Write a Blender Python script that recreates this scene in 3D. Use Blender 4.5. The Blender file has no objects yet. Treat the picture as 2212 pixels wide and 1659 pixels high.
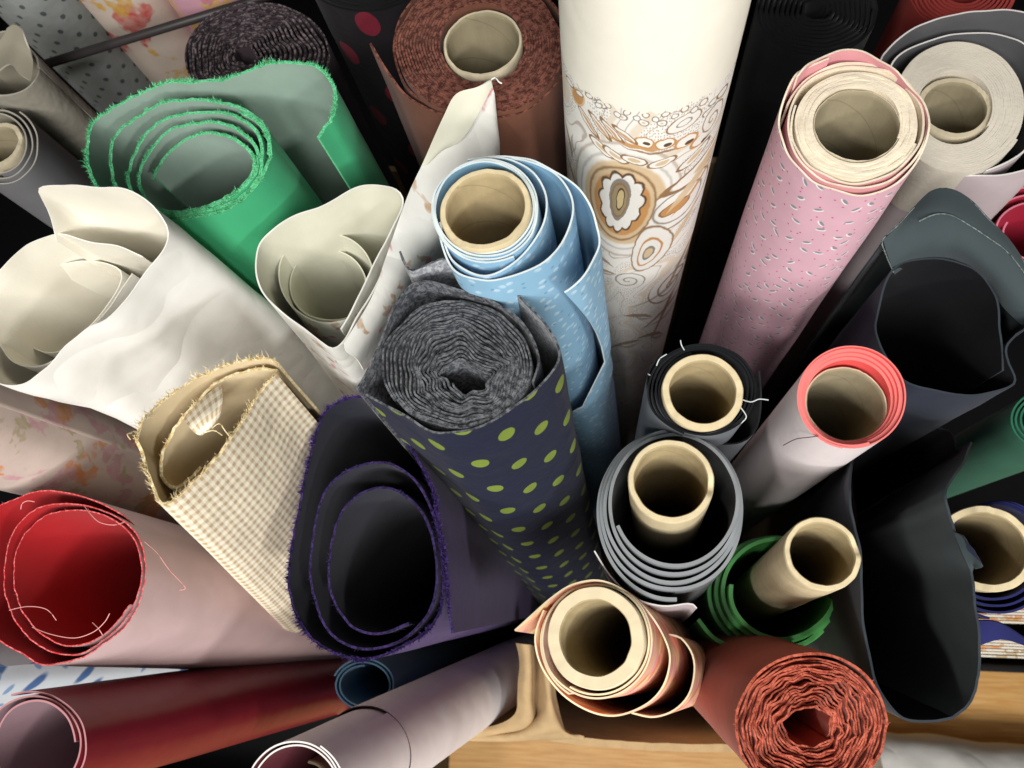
import bpy, math, random
import numpy as np
from mathutils import Matrix, Vector, noise
random.seed(7); rng = np.random.default_rng(7)
scene = bpy.context.scene
C = scene.collection

# ------------------------------------------------------------------ camera
# picture points below are given in a 2212 x 1659 frame of the photograph
FW, FH, FOC = 2212.0, 1659.0, 1650.0
NADIR = (1300.0, 1300.0)                 # where plumb lines meet in the picture
CAMH = 1.55
_d = Vector((NADIR[0]-FW/2, -(NADIR[1]-FH/2), -FOC)).normalized()
_wz = -_d
_wy = (Vector((0, 1, 0)) - _wz*_wz.y).normalized()
_wx = _wy.cross(_wz)
RCW = Matrix((_wx, _wy, _wz))            # camera -> world
CAMP = Vector((0, 0, CAMH))
cam = bpy.data.cameras.new('camera')
camo = bpy.data.objects.new('camera', cam); C.objects.link(camo)
camo.matrix_world = Matrix.Translation(CAMP) @ RCW.to_4x4()
cam.sensor_width = 36.0; cam.lens = 36.0*FOC/FW
cam.clip_start = 0.02; cam.clip_end = 50
cam.dof.use_dof = True; cam.dof.focus_distance = 0.46; cam.dof.aperture_fstop = 11.0
scene.camera = camo

# ------------------------------------------------------------------ world, lamps, exposure
w = bpy.data.worlds.new('World'); scene.world = w; w.use_nodes = True
bg = w.node_tree.nodes['Background']
bg.inputs[0].default_value = (1.0, 0.97, 0.93, 1); bg.inputs[1].default_value = 0.06
def lamp(name, loc, target, size, power, col):
    l = bpy.data.lights.new(name, 'AREA'); l.shape = 'SQUARE'; l.size = size; l.energy = power; l.color = col
    o = bpy.data.objects.new(name, l); C.objects.link(o); o.location = loc
    o.rotation_euler = (Vector(target)-Vector(loc)).to_track_quat('-Z', 'Y').to_euler()
    return o
WARM = (1.0, 0.98, 0.94)
lamp('ceiling_panel', (0.10, -1.08, 2.42), (0, 0.12, 1.0), 0.70, 30, WARM)
lamp('ceiling_panel', (0.15, -0.40, 2.70), (0.05, 0.1, 1.0), 0.50, 4, WARM)
lamp('ceiling_lamp', (1.00, -1.15, 2.18), (0, 0.1, 1.0), 0.20, 13, WARM)
lamp('ceiling_lamp', (-0.75, -0.92, 2.50), (0, 0.1, 1.0), 0.20, 11, WARM)
vs = scene.view_settings
vs.view_transform = 'Standard'; vs.look = 'None'; vs.gamma = 1.0; vs.exposure = 0.0; vs.use_curve_mapping = False

# ------------------------------------------------------------------ picture point -> place
def ray(px, py):
    return RCW @ Vector(((px-FW/2)/FOC, -(py-FH/2)/FOC, -1.0))
def at_depth(px, py, d): return CAMP + ray(px, py)*d
def at_z(px, py, z):
    r = ray(px, py); return CAMP + r*((z-CAMP.z)/r.z)

# ------------------------------------------------------------------ materials
def lin(h):
    h = h.lstrip('#'); o = []
    for i in (0, 2, 4):
        c = int(h[i:i+2], 16)/255
        o.append(c/12.92 if c <= .04045 else ((c+.055)/1.055)**2.4)
    return tuple(o)
class S:                                   # a node socket one can calculate with
    nt = None
    def __init__(s, k): s.k = k
    def _m(op, *a, clamp=False):
        n = S.nt.nodes.new('ShaderNodeMath'); n.operation = op; n.use_clamp = clamp
        for i, x in enumerate(a):
            if isinstance(x, S): S.nt.links.new(x.k, n.inputs[i])
            else: n.inputs[i].default_value = x
        return S(n.outputs[0])
    def __add__(a, b): return S._m('ADD', a, b)
    def __radd__(a, b): return S._m('ADD', b, a)
    def __sub__(a, b): return S._m('SUBTRACT', a, b)
    def __rsub__(a, b): return S._m('SUBTRACT', b, a)
    def __mul__(a, b): return S._m('MULTIPLY', a, b)
    def __rmul__(a, b): return S._m('MULTIPLY', b, a)
    def __truediv__(a, b): return S._m('DIVIDE', a, b)
    def __lt__(a, b): return S._m('LESS_THAN', a, b)
    def __gt__(a, b): return S._m('GREATER_THAN', a, b)
def f(op, *a): return S._m(op, *a)
def clamp01(a): return S._m('ADD', a, 0.0, clamp=True)
def smooth(a, lo, hi):                     # 0 below lo, 1 above hi
    n = S.nt.nodes.new('ShaderNodeMapRange'); n.interpolation_type = 'SMOOTHSTEP'
    S.nt.links.new(a.k, n.inputs[0]); n.inputs[1].default_value = lo; n.inputs[2].default_value = hi
    return S(n.outputs[0])
def mixc(fac, a, b):
    n = S.nt.nodes.new('ShaderNodeMix'); n.data_type = 'RGBA'
    for i, x in ((0, fac), (6, a), (7, b)):
        if isinstance(x, S): S.nt.links.new(x.k, n.inputs[i])
        elif i: n.inputs[i].default_value = (*x, 1)
        else: n.inputs[0].default_value = x
    return S(n.outputs[2])
def comb(x, y, z=0.0):
    n = S.nt.nodes.new('ShaderNodeCombineXYZ')
    for i, q in enumerate((x, y, z)):
        if isinstance(q, S): S.nt.links.new(q.k, n.inputs[i])
        else: n.inputs[i].default_value = q
    return S(n.outputs[0])
def sep(v):
    n = S.nt.nodes.new('ShaderNodeSeparateXYZ'); S.nt.links.new(v.k, n.inputs[0])
    return S(n.outputs[0]), S(n.outputs[1]), S(n.outputs[2])
def uv():
    n = S.nt.nodes.new('ShaderNodeUVMap'); n.uv_map = 'UVMap'
    return sep(S(n.outputs[0]))[:2]
def objc():
    n = S.nt.nodes.new('ShaderNodeTexCoord'); return S(n.outputs['Object'])
def noi(vec, scale, detail=2.0, rough=.5, dist=0.0):
    n = S.nt.nodes.new('ShaderNodeTexNoise'); S.nt.links.new(vec.k, n.inputs['Vector'])
    n.inputs['Scale'].default_value = scale; n.inputs['Detail'].default_value = detail
    n.inputs['Roughness'].default_value = rough; n.inputs['Distortion'].default_value = dist
    return S(n.outputs[0])
def voro(vec, scale, rand=1.0, feature='F1'):
    n = S.nt.nodes.new('ShaderNodeTexVoronoi'); n.feature = feature; n.voronoi_dimensions = '2D'
    S.nt.links.new(vec.k, n.inputs['Vector']); n.inputs['Scale'].default_value = scale
    n.inputs['Randomness'].default_value = rand
    return n
def newmat(name):
    m = bpy.data.materials.new(name); m.use_nodes = True; S.nt = m.node_tree
    return m, m.node_tree.nodes['Principled BSDF']
def fin(m, b, col, rough=.85, sheen=.04, bumps=((900, .2, .0004), (16, .3, .004)), spec=.15, var=.10, vars_=35, coat=0, trans=0):
    """colour with a little unevenness, weave and slack in the relief"""
    o = objc()
    nz = noi(o, vars_, 4.0, .6)
    dark = mixc(smooth(nz, .3, .7), (1-var,)*3, (1, 1, 1))
    n = S.nt.nodes.new('ShaderNodeMix'); n.data_type = 'RGBA'; n.blend_type = 'MULTIPLY'; n.inputs[0].default_value = 1
    if isinstance(col, S): S.nt.links.new(col.k, n.inputs[6])
    else: n.inputs[6].default_value = (*col, 1)
    S.nt.links.new(dark.k, n.inputs[7])
    S.nt.links.new(n.outputs[2], b.inputs['Base Color'])
    b.inputs['Roughness'].default_value = rough
    b.inputs['Specular IOR Level'].default_value = spec
    sheen = min(sheen, .08)
    if sheen: b.inputs['Sheen Weight'].default_value = sheen; b.inputs['Sheen Roughness'].default_value = .5
    if coat: b.inputs['Coat Weight'].default_value = coat; b.inputs['Coat Roughness'].default_value = .25
    prev = None
    for sc, st, dist in bumps:
        h = noi(o, abs(sc), 3.0 if sc > 0 else 1.5, .6, 0.0 if sc > 0 else .6)
        if sc < 0: h = f('ABSOLUTE', h-.5)          # creases
        bn = S.nt.nodes.new('ShaderNodeBump'); bn.inputs['Strength'].default_value = st; bn.inputs['Distance'].default_value = dist
        S.nt.links.new(h.k, bn.inputs['Height'])
        if prev: S.nt.links.new(prev.outputs[0], bn.inputs['Normal'])
        prev = bn
    if prev: S.nt.links.new(prev.outputs[0], b.inputs['Normal'])
    return m
def plain(name, hexcol, **k):
    m, b = newmat(name); return fin(m, b, lin(hexcol), **k)
def flecked(name, c1, c2, scale=700, lo=.42, hi=.6, **k):      # two-tone yarn, cut edges
    m, b = newmat(name); o = objc()
    return fin(m, b, mixc(smooth(noi(o, scale, 3, .7), lo, hi), lin(c1), lin(c2)), **k)
VINYL = dict(rough=.38, sheen=0, spec=.45, bumps=((30, .25, .003),), var=.05)

def cardboard(name, c='#c9ad7c', seam=False):
    m, b = newmat(name); o = objc(); x, y, z = sep(o)
    g = noi(comb(x*1, y*1, z*.15), 160, 5, .7)
    col = mixc(smooth(g, .3, .75), tuple(v*.9 for v in lin(c)), lin(c))
    col = mixc(smooth(noi(o, 38, 4, .7), .52, .72)*.35, col, tuple(v*.72 for v in lin(c)))
    if seam:                               # spiral wound paper: one seam climbing round the tube
        u, v = uv(); k = f('PINGPONG', v+u*.75, .019)
        col = mixc(.45*(1.0-smooth(k, .0003, .0009)), col, tuple(v_*.55 for v_ in lin(c)))
    return fin(m, b, col, rough=.9, sheen=0, bumps=((500, .3, .0004), (70, .25, .001)), var=.08)

def gingham():
    m, b = newmat('cream gingham'); u, v = uv(); T = 2*math.pi/.0040
    a = smooth(f('SINE', u*T), -.1, .35); c = smooth(f('SINE', v*T*.5), -.1, .35)
    col = mixc(.32*a + .32*c + .12*(a*c), lin('#fff7e0'), lin('#b59264'))
    return fin(m, b, col, bumps=((900, .5, .0005), (35, .5, .004)), var=.08)
def polka(name, base, dot, p, r, off=(0, 0), vs=1.0):
    m, b = newmat(name); u, v = uv(); u = u+off[0]; v = v+off[1]
    def grid(du, dv):
        x = f('PINGPONG', u+du, p/2); y = f('PINGPONG', v/vs+dv, p/2)
        return f('SQRT', x*x+y*y)
    d = f('MINIMUM', grid(0, 0), grid(p/2, p/2))
    wob = noi(objc(), 120, 2)*.0012
    k = smooth(d+wob, r, r+.0007)
    return fin(m, b, mixc(k, lin(dot), lin(base)), bumps=((900, .4, .0005), (30, .5, .005)), var=.12)
def flecks(name, base, cell, cols, size, stretch=1.0, dots=None, var=.06):
    """small slanted crescents and dots scattered over a plain ground"""
    m, b = newmat(name); u, v = uv()
    col = lin(base)
    def lay(col, off, cl, c, rad, inner=None, elong=2.4):
        vec = comb((u+off)/cl, (v+off*.7)*stretch/cl)
        n = voro(vec, 1.0, .85); P = S(n.outputs['Position']); px, py, _ = sep(P); vx, vy, _ = sep(vec)
        dx, dy = vx-px, vy-py
        ang = f('SINE', px*37.0+py*11.0)*.9
        ca, sa = f('COSINE', ang), f('SINE', ang)
        ex = (dx*ca+dy*sa)/elong; ey = dy*ca-dx*sa
        e = f('SQRT', ex*ex+ey*ey)
        ey2 = ey-rad*.55; e2 = f('SQRT', ex*ex+ey2*ey2)
        if inner: col = mixc(1.0-smooth(e2, rad*.75, rad*1.1), col, lin(inner))
        return mixc(1.0-smooth(e, rad*.55, rad), col, lin(c))
    for c in cols: col = lay(col, *c)
    return fin(m, b, col, var=var)
def floral(name, base, cell, palette, cover=.33, soft=.1, var=.1, **kw):
    m, b = newmat(name); u, v = uv(); col = lin(base)
    for i, (c, off, sc, cv) in enumerate(palette):
        vec0 = comb((u+off)/cell*sc, (v+off*1.7)/cell*sc)
        x, y, _ = sep(vec0)
        vec = comb(x+(noi(vec0, 1.7, 3)-.5)*1.6, y+(noi(comb(y, x, 3.1), 1.7, 3)-.5)*1.6)
        n = voro(vec, 1.0, .9); d = S(n.outputs['Distance'])
        r, g, bb = sep(S(n.outputs['Color']))
        pet = f('SINE', noi(vec0, 3.0, 2)*22.0)*.06
        k = (1.0-smooth(d+pet, cv, cv+soft)) * (r > .35)
        col = mixc(k*(.55+.45*smooth(noi(vec0, 6, 3), .3, .7)), col, lin(c))
    return fin(m, b, col, var=var, **kw)
def paisley(spot, border):
    """cream cloth with a printed border; spot(px, py) gives (u, v, metres per px across, along) of a motif"""
    m, b = newmat('cream paisley'); u, v = uv(); V = comb(u, v)
    jx = (noi(V, 160, 2)-.5)*.0016; jy = (noi(comb(v, u, 2.0), 160, 2)-.5)*.0030
    u2 = u+jx; v2 = v+jy
    WHITE, TAN, ORA, BRN, GRY, DRK = [lin(c) for c in ('#f0ece5', '#d9bf9a', '#c8935c', '#957350', '#8f867e', '#624b38')]
    # lacy ground: stipple in rows and thin outlines of leaves
    wx = u+(noi(V, 45, 1)-.5)*.02; wy = v*.6+(noi(comb(v, u, 2.0), 30, 1)-.5)*.02
    ph = noi(comb(wx, wy), 26, 0)*26.0
    sp = voro(comb(u, v*.6), 640, .55)
    dots = (1.0-smooth(S(sp.outputs['Distance']), .18, .34))*smooth(f('SINE', ph+2.0), -.2, .2)
    col = mixc(dots*.6, WHITE, GRY)
    col = mixc((1.0-smooth(f('ABSOLUTE', f('SINE', ph)), .03, .12))*.55, col, BRN)
    col = mixc(smooth(f('SINE', ph*.5+.7), .90, .98)*.5, col, TAN)
    g = bpy.data.node_groups.new('motif frame', 'ShaderNodeTree'); keep = S.nt; S.nt = g
    for nm in ('u', 'v', 'a', 'b', 'c', 'd', 'e', 'f', 'tear'): g.interface.new_socket(nm, in_out='INPUT', socket_type='NodeSocketFloat')
    for nm in ('x', 'y', 'r'): g.interface.new_socket(nm, in_out='OUTPUT', socket_type='NodeSocketFloat')
    gi = g.nodes.new('NodeGroupInput'); go = g.nodes.new('NodeGroupOutput'); q = [S(s_) for s_ in gi.outputs]
    gx = q[0]*q[2]+q[1]*q[3]+q[6]; gy = q[0]*q[4]+q[1]*q[5]+q[7]
    gx = gx*(1.0+q[8]*f('MINIMUM', f('MAXIMUM', gy, -1.6), 1.6))
    for k, s_ in enumerate((gx, gy, f('SQRT', gx*gx+gy*gy))): g.links.new(s_.k, go.inputs[k])
    S.nt = keep
    def frame(px, py, rot, hx=1.0, hy=1.0, tear=0.0):
        """picture px round the motif, turned by rot and divided by its half sizes"""
        cu, cv, su, sv, sg = spot(px, py); ca, sa = math.cos(rot), math.sin(rot)
        a, b_, c, d = ca*sg/su/hx, sa/sv/hx, -sa*sg/su/hy, ca/sv/hy
        n = S.nt.nodes.new('ShaderNodeGroup'); n.node_tree = g
        S.nt.links.new(u2.k, n.inputs[0]); S.nt.links.new(v2.k, n.inputs[1])
        for k, x in enumerate((a, b_, c, d, -a*cu-b_*cv, -c*cu-d*cv, tear)): n.inputs[2+k].default_value = x
        return [S(o_) for o_ in n.outputs[:3]]
    def oval(col, px, py, hx, hy, rot, stops, scallop=0, lobes=9, tear=0.0):
        x, y, r = frame(px, py, math.radians(rot), hx, hy, tear)
        if scallop: r = r-f('ABSOLUTE', f('SINE', f('ARCTAN2', y, x)*(lobes/2)))*scallop
        for lim, c in stops:
            col = mixc(1.0-smooth(r, lim-.035, lim+.035), col, c)
        return col
    def stroke(col, px, py, ln, wd, rot, bend, c, op=.9, taper=True):
        t, y, _ = frame(px, py, math.radians(rot), ln, 1.0)
        y = y-bend*(t*t)
        w_ = wd*(f('MAXIMUM', 1.0-t*t, 0.0) if taper else (f('ABSOLUTE', t) < 1.0))
        d = f('ABSOLUTE', y)-w_
        k = (1.0-smooth(d, -.6, .8))*(f('ABSOLUTE', t) < 1.0)
        return mixc(k*op, col, c)
    def scroll(col, px, py, hx, hy, turns, c, rot=0):
        x, y, r = frame(px, py, math.radians(rot), hx, hy); th = f('ARCTAN2', y, x)*(1/(2*math.pi))
        k = f('PINGPONG', r*turns-th, .5)
        col = mixc((r < 1.0)*.8, col, WHITE)
        return mixc((1.0-smooth(k, .07, .15))*(r < 1.05)*.85, col, c)
    # arches over the medallion, white with outlines
    col = oval(col, 1345, 445, 118, 114, 0, ((1.05, BRN), (1.03, WHITE), (.89, GRY), (.875, WHITE), (.78, TAN)), tear=.06)
    col = oval(col, 1468, 440, 66, 42, -10, ((1.0, BRN), (.93, WHITE), (.70, GRY), (.64, WHITE)))
    col = oval(col, 1458, 447, 30, 12, -8, ((1.0, BRN), (.85, ORA)))
    col = oval(col, 1341, 445, 73, 78, 0, ((1.02, BRN), (.96, TAN), (.84, ORA)), tear=.10)
    col = oval(col, 1340, 440, 45, 60, 8, ((.98, DRK), (.88, WHITE)), .16, 11, .16)
    col = oval(col, 1338, 432, 22, 46, 4, ((1.0, GRY), (.82, BRN), (.72, lin('#a08f70'))), tear=.25)
    col = oval(col, 1340, 430, 9, 26, 4, ((1.0, DRK), (.8, lin('#cdb888'))), tear=.2)
    # leaf garland
    col = stroke(col, 1400, 318, 105, 5, 3, -12, ORA); col = stroke(col, 1420, 328, 80, 2.2, 2, -10, BRN)
    for q, (px, py, rt) in enumerate(((1392, 306, 12), (1437, 308, 6), (1482, 303, -4), (1520, 290, -18))):
        col = oval(col, px, py, 23, 12, rt, ((1.0, ORA), (.80, WHITE))); col = oval(col, px+5, py+2, 9, 4, rt, ((1.0, DRK),))
    for px, py, rt in ((1270, 262, 42), (1296, 272, 38), (1322, 282, 34), (1350, 290, 28)):
        col = oval(col, px, py, 34, 7, rt, ((1.0, BRN), (.74, WHITE))); col = stroke(col, px+3, py+4, 26, 2.4, rt, 2, ORA)
    for px, py, rt in ((1300, 318, 25), (1330, 335, 20), (1370, 345, 10), (1430, 350, -8), (1500, 335, -25), (1540, 310, -40)):
        col = oval(col, px, py, 32, 9, rt, ((1.0, BRN), (.82, WHITE), (.45, TAN)))
    # upper scrolls
    col = oval(col, 1249, 207, 11, 16, 20, ((1.2, TAN), (.95, ORA)))
    col = oval(col, 1478, 263, 36, 16, -10, ((1.0, BRN), (.9, WHITE), (.45, GRY), (.36, WHITE)))
    for px, py in ((1300, 225), (1345, 250), (1390, 262), (1430, 262), (1275, 205), (1530, 240), (1555, 205)):
        col = oval(col, px, py, 13, 7, 15, ((1.0, GRY), (.75, WHITE), (.3, TAN)))
    for k in range(17):
        px = 1232+k*20.5; t = (px-1400)/180
        col = oval(col, px, 246-62*t*t-18*(t < 0)*t*t+(k % 2)*9, 9, 6, 20*t, ((1.0, (BRN, GRY)[k % 2]), (.72, WHITE)))
    col = scroll(col, 1537, 255, 18, 26, 2.0, BRN)
    # lower vines
    col = stroke(col, 1500, 385, 52, 8, -42, 6, TAN); col = stroke(col, 1506, 392, 44, 3.2, -42, 6, ORA)
    col = stroke(col, 1470, 492, 46, 5, -50, -8, TAN); col = stroke(col, 1490, 520, 40, 2, -55, 6, BRN)
    col = oval(col, 1404, 541, 40, 46, 35, ((1.0, BRN), (.93, WHITE)), tear=.4); col = oval(col, 1400, 545, 22, 30, 35, ((1.0, ORA), (.86, WHITE), (.5, GRY), (.36, TAN)), tear=.4)
    col = scroll(col, 1357, 605, 36, 17, 2.0, GRY)
    col = scroll(col, 1448, 612, 30, 26, 2.4, BRN)
    for px, py, ln, rt in ((1290, 545, 40, 15), (1300, 580, 30, -10), (1440, 660, 36, -20), (1380, 680, 34, 12), (1350, 740, 34, -14), (1410, 720, 28, 22), (1470, 560, 34, -60), (1240, 380, 30, 60), (1232, 300, 30, 70)):
        col = stroke(col, px, py, ln, 3.0, rt, 7, BRN, .8); col = stroke(col, px+6, py+8, ln*.7, 1.6, rt+12, -5, GRY, .7)
    edge = smooth(v + f('SINE', u*900.0)*.0010 + (noi(V, 400, 2)-.5)*.003, border, border+.0016)
    col = mixc(edge, lin('#f3eee0'), col)
    return fin(m, b, col, var=.04, rough=.8, bumps=((900, .2, .0004), (12, .3, .006), (-8, .35, .012)))
def wood():
    m, b = newmat('honey wood floor'); o = objc(); x, y, z = sep(o)
    g = noi(comb(x*1.2, y*22.0, z), 9, 6, .65, .3)
    col = mixc(smooth(g, .3, .72), lin('#cf9650'), lin('#e8bb78'))
    return fin(m, b, col, rough=.5, sheen=0, spec=.4, bumps=((60, .1, .002),), var=.08, vars_=4)

# ------------------------------------------------------------------ mesh helpers
def catmull(P, closed=False, n=14):
    P = np.asarray(P, float); N = len(P); out = []
    rngi = range(N if closed else N-1)
    for i in rngi:
        if closed: p0, p1, p2, p3 = P[(i-1) % N], P[i], P[(i+1) % N], P[(i+2) % N]
        else: p0, p1, p2, p3 = P[max(i-1, 0)], P[i], P[i+1], P[min(i+2, N-1)]
        for t in np.linspace(0, 1, n, endpoint=False):
            out.append(.5*((2*p1)+(-p0+p2)*t+(2*p0-5*p1+4*p2-p3)*t*t+(-p0+3*p1-3*p2+p3)*t**3))
    out.append(P[0] if closed else P[-1])
    return np.array(out)
def resample(Q, step):
    d = np.r_[0, np.cumsum(np.linalg.norm(np.diff(Q[:, :2], axis=0), axis=1)+1e-9)]
    n = max(4, int(d[-1]/step)+1); s = np.linspace(0, d[-1], n)
    return np.stack([np.interp(s, d, Q[:, k]) for k in range(Q.shape[1])], 1), s
def mesh_obj(name, verts, faces, mats, midx=None, uvs=None, parent=None, smooth_=True):
    me = bpy.data.meshes.new(name); me.from_pydata([tuple(v) for v in verts], [], faces)
    for m in mats: me.materials.append(m)
    if midx is not None: me.polygons.foreach_set('material_index', midx)
    if smooth_: me.polygons.foreach_set('use_smooth', [True]*len(me.polygons))
    if uvs is not None:
        l = me.uv_layers.new(name='UVMap'); li = np.empty(len(me.loops), int); me.loops.foreach_get('vertex_index', li)
        l.data.foreach_set('uv', np.asarray(uvs, np.float32)[li].ravel())
    me.update()
    o = bpy.data.objects.new(name, me); C.objects.link(o)
    if parent: o.parent = parent
    return o
def tag(o, label, cat, group=None, kind=None):
    if label: o['label'] = label
    if cat: o['category'] = cat
    if group: o['group'] = group
    if kind: o['kind'] = kind
    return o
def ell(cx, cy, rx, ry, a0=0, a1=360, n=16, dz=0.0):
    return [(cx+rx*math.cos(math.radians(a)), cy+ry*math.sin(math.radians(a)), dz) for a in np.linspace(a0, a1, n)]
def spir(c0, r0, c1, r1, turns, a0=0.0, wave=(0, 0, 5), dz=(0, 0), per=40, seed=0, jit=0.0, warp=(), slack=0.0):
    """px points of a spiral, first outside then inside; wave = (outer, inner, lobes)"""
    out = []; n = int(turns*per); r = random.Random(seed); ph = r.random()*6; j = 0.0
    for i in range(n+1):
        t = i/n; a = math.radians(a0)+2*math.pi*turns*t
        cx = c0[0]+(c1[0]-c0[0])*t; cy = c0[1]+(c1[1]-c0[1])*t
        rx = r0[0]+(r1[0]-r0[0])*t; ry = r0[1]+(r1[1]-r0[1])*t
        am = wave[0]+(wave[1]-wave[0])*t
        k = 1+am*(math.sin(wave[2]*a+ph+.8*math.sin(a*2))*.6+.4*math.sin((wave[2]*2-1)*a+ph*2+3*t))
        j = .8*j+.2*r.uniform(-1, 1)*jit
        if slack: rx = rx+slack*noise.noise((a*.55, seed, 9)); ry = ry+slack*noise.noise((a*.55, seed, 19))
        x, y = cx+(rx*k+j)*math.cos(a), cy+(ry*k+j)*math.sin(a); ox = oy = 0.0
        for am_, fr in warp:               # crumples that neighbouring layers share
            e = am_*min(1, .25+1.6*t)
            ox += e*noise.noise((x*fr, y*fr, seed+.5)); oy += e*noise.noise((x*fr+7, y*fr+3, seed+4.5))
        out.append((x+ox, y+oy, dz[0]+(dz[1]-dz[0])*t))
    return out

GROUP = 'rolls of fabric standing in the box'
class Roll:
    """a thing standing on base_z whose top is seen at picture point (px,py) at depth d; lean shifts its foot in metres"""
    def __init__(s, name, label, px, py, d, lean=(0, 0), base_z=.012, cat='fabric roll', group=GROUP, foot=None):
        T = at_depth(px, py, d); B = at_z(foot[0], foot[1], base_z) if foot else Vector((T.x+lean[0], T.y+lean[1], base_z))
        s.A = (T-B).normalized(); s.L = (T-B).length
        X = (Vector((1, 0, 0))-s.A*s.A.x).normalized(); Y = s.A.cross(X)
        s.M = Matrix((X, Y, s.A)).transposed().to_4x4(); s.M.translation = B; s.I = s.M.inverted()
        s.T = T; s.d = d; s.px = d/FOC
        s.o = bpy.data.objects.new(name, None); C.objects.link(s.o); s.o.empty_display_size = .03
        s.o.matrix_world = s.M
        tag(s.o, label, cat, group)
    def loc(s, p):
        """picture point on the plane dz above the roll's top -> own coordinates"""
        dz = p[2] if len(p) > 2 else 0.0
        O = s.T+s.A*dz; r = ray(p[0], p[1]); t = (O-CAMP).dot(s.A)/r.dot(s.A)
        return s.I @ (CAMP+r*t)
    def pts(s, P):
        return np.array([(lambda q, dz: (q.x, q.y, q.z-s.L))(s.loc(p), 0) for p in P])

VROWS = [0, .002, .006, .012, .02, .03, .045, .065, .09, .12, .155, .2, .26, .34, .45, .6, .8, 1.1]
def sheet(R, name, P, mats, th=.0012, closed=False, depth=None, step=.003, wr=0.0, fray=0.0, rim=.0012, cut=None, seed=1,
          raw=False, wscale=(22, 9), inward=False, uoff=0.0, relax=None):
    """a strip of cloth on edge: the rim runs through the points P, the cloth hangs down from it"""
    L = P if raw else R.pts(P)
    Q, s = resample(catmull(L, closed), step)
    if closed: Q[-1] = Q[0]
    N = len(Q)
    tng = np.gradient(Q[:, :2], axis=0)
    if closed: tng[0] = tng[-1] = (Q[1, :2]-Q[-2, :2])
    tng /= (np.linalg.norm(tng, axis=1)[:, None]+1e-12)
    nrm = np.stack([tng[:, 1], -tng[:, 0]], 1)
    c = Q[:, :2].mean(0)
    if ((Q[:, :2]-c)*nrm).sum() < 0: nrm = -nrm
    if inward: nrm = -nrm
    full = R.L-.0; dep = depth or full
    rows = [v for v in VROWS if v < dep-.01]+[dep]
    top = R.L+Q[:, 2].copy()
    for i in range(N): top[i] += rim*noise.noise((s[i]*60, seed*3.1, 0))
    if fray: top = top-fray*rng.random(N)
    if closed: top[-1] = top[0]
    nR = len(rows); V = np.zeros((nR, N, 3)); W = np.zeros((nR, N, 2)); NN = np.zeros((nR, N, 2))
    lmax = s[-1]
    for r, v in enumerate(rows):
        z = top-v*(top/full) if depth is None else top-v
        qx, nx = Q[:, :2], nrm; su = s
        if cut:
            e = cut(v)                       # the free end lies at e of the path at this depth
            su = s*e; qx = np.stack([np.interp(su, s, Q[:, k]) for k in (0, 1)], 1); nx = np.stack([np.interp(su, s, nrm[:, k]) for k in (0, 1)], 1)
        if relax is not None:                # lower down the cloth draws in towards its own middle
            k = relax[0]*min(1, v/relax[1]); k = k*k*(3-2*k) if relax[0] == 1 else k
            qx = qx+(c-qx)*k
        off = np.zeros(N)
        if wr:
            for i in range(N):
                e = min(i, N-1-i)*step if closed else 1
                off[i] = wr*(noise.noise((su[i]*wscale[0], v*wscale[1]+seed*7.7, seed))+.5*noise.noise((su[i]*wscale[0]*2.3+v*14, v*wscale[1]*2.1, seed+5)))
                if closed: off[i] *= min(1, e/.02)
        V[r, :, :2] = qx+nx*off[:, None]; V[r, :, 2] = z; NN[r] = nx
        W[r, :, 0] = su+uoff; W[r, :, 1] = v
    O = V.copy(); O[:, :, :2] += NN*th/2
    I = V.copy(); I[:, :, :2] -= NN*th/2
    verts = np.concatenate([O.reshape(-1, 3), I.reshape(-1, 3)]); uvs = np.concatenate([W.reshape(-1, 2)]*2)
    K = nR*N; faces = []; mi = []
    sgn = 1 if ((np.cross(np.append(tng[N//2], 0), np.append(nrm[N//2], 0)))[2] < 0) else -1
    def quad(a, b, c_, d_, m, fl):
        faces.append((a, b, c_, d_) if fl else (d_, c_, b, a)); mi.append(m)
    for r in range(nR-1):
        for i in range(N-1):
            a, b = r*N+i, r*N+i+1; c_, d_ = a+N, b+N
            quad(a, c_, d_, b, 0, sgn > 0); quad(K+a, K+c_, K+d_, K+b, 1, sgn < 0)
    # rim and free ends get vertices of their own so that they stay crisp
    E = np.concatenate([O[0], I[0]]); b0 = len(verts); verts = np.concatenate([verts, E]); uvs = np.concatenate([uvs, W[0], W[0]])
    for i in range(N-1): quad(b0+i, b0+i+1, b0+N+i+1, b0+N+i, 2, sgn > 0)
    if not closed:
        for e in (0, N-1):
            b1 = len(verts); verts = np.concatenate([verts, O[:, e], I[:, e]]); uvs = np.concatenate([uvs, W[:, e], W[:, e]])
            for r in range(nR-1): quad(b1+r, b1+r+1, b1+nR+r+1, b1+nR+r, 2, e == 0)
    o = mesh_obj(name, verts, faces, mats, mi, uvs, R.o)
    o_rim = np.stack([V[0, :, 0], V[0, :, 1], V[0, :, 2]], 1)
    return o, o_rim, nrm
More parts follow.
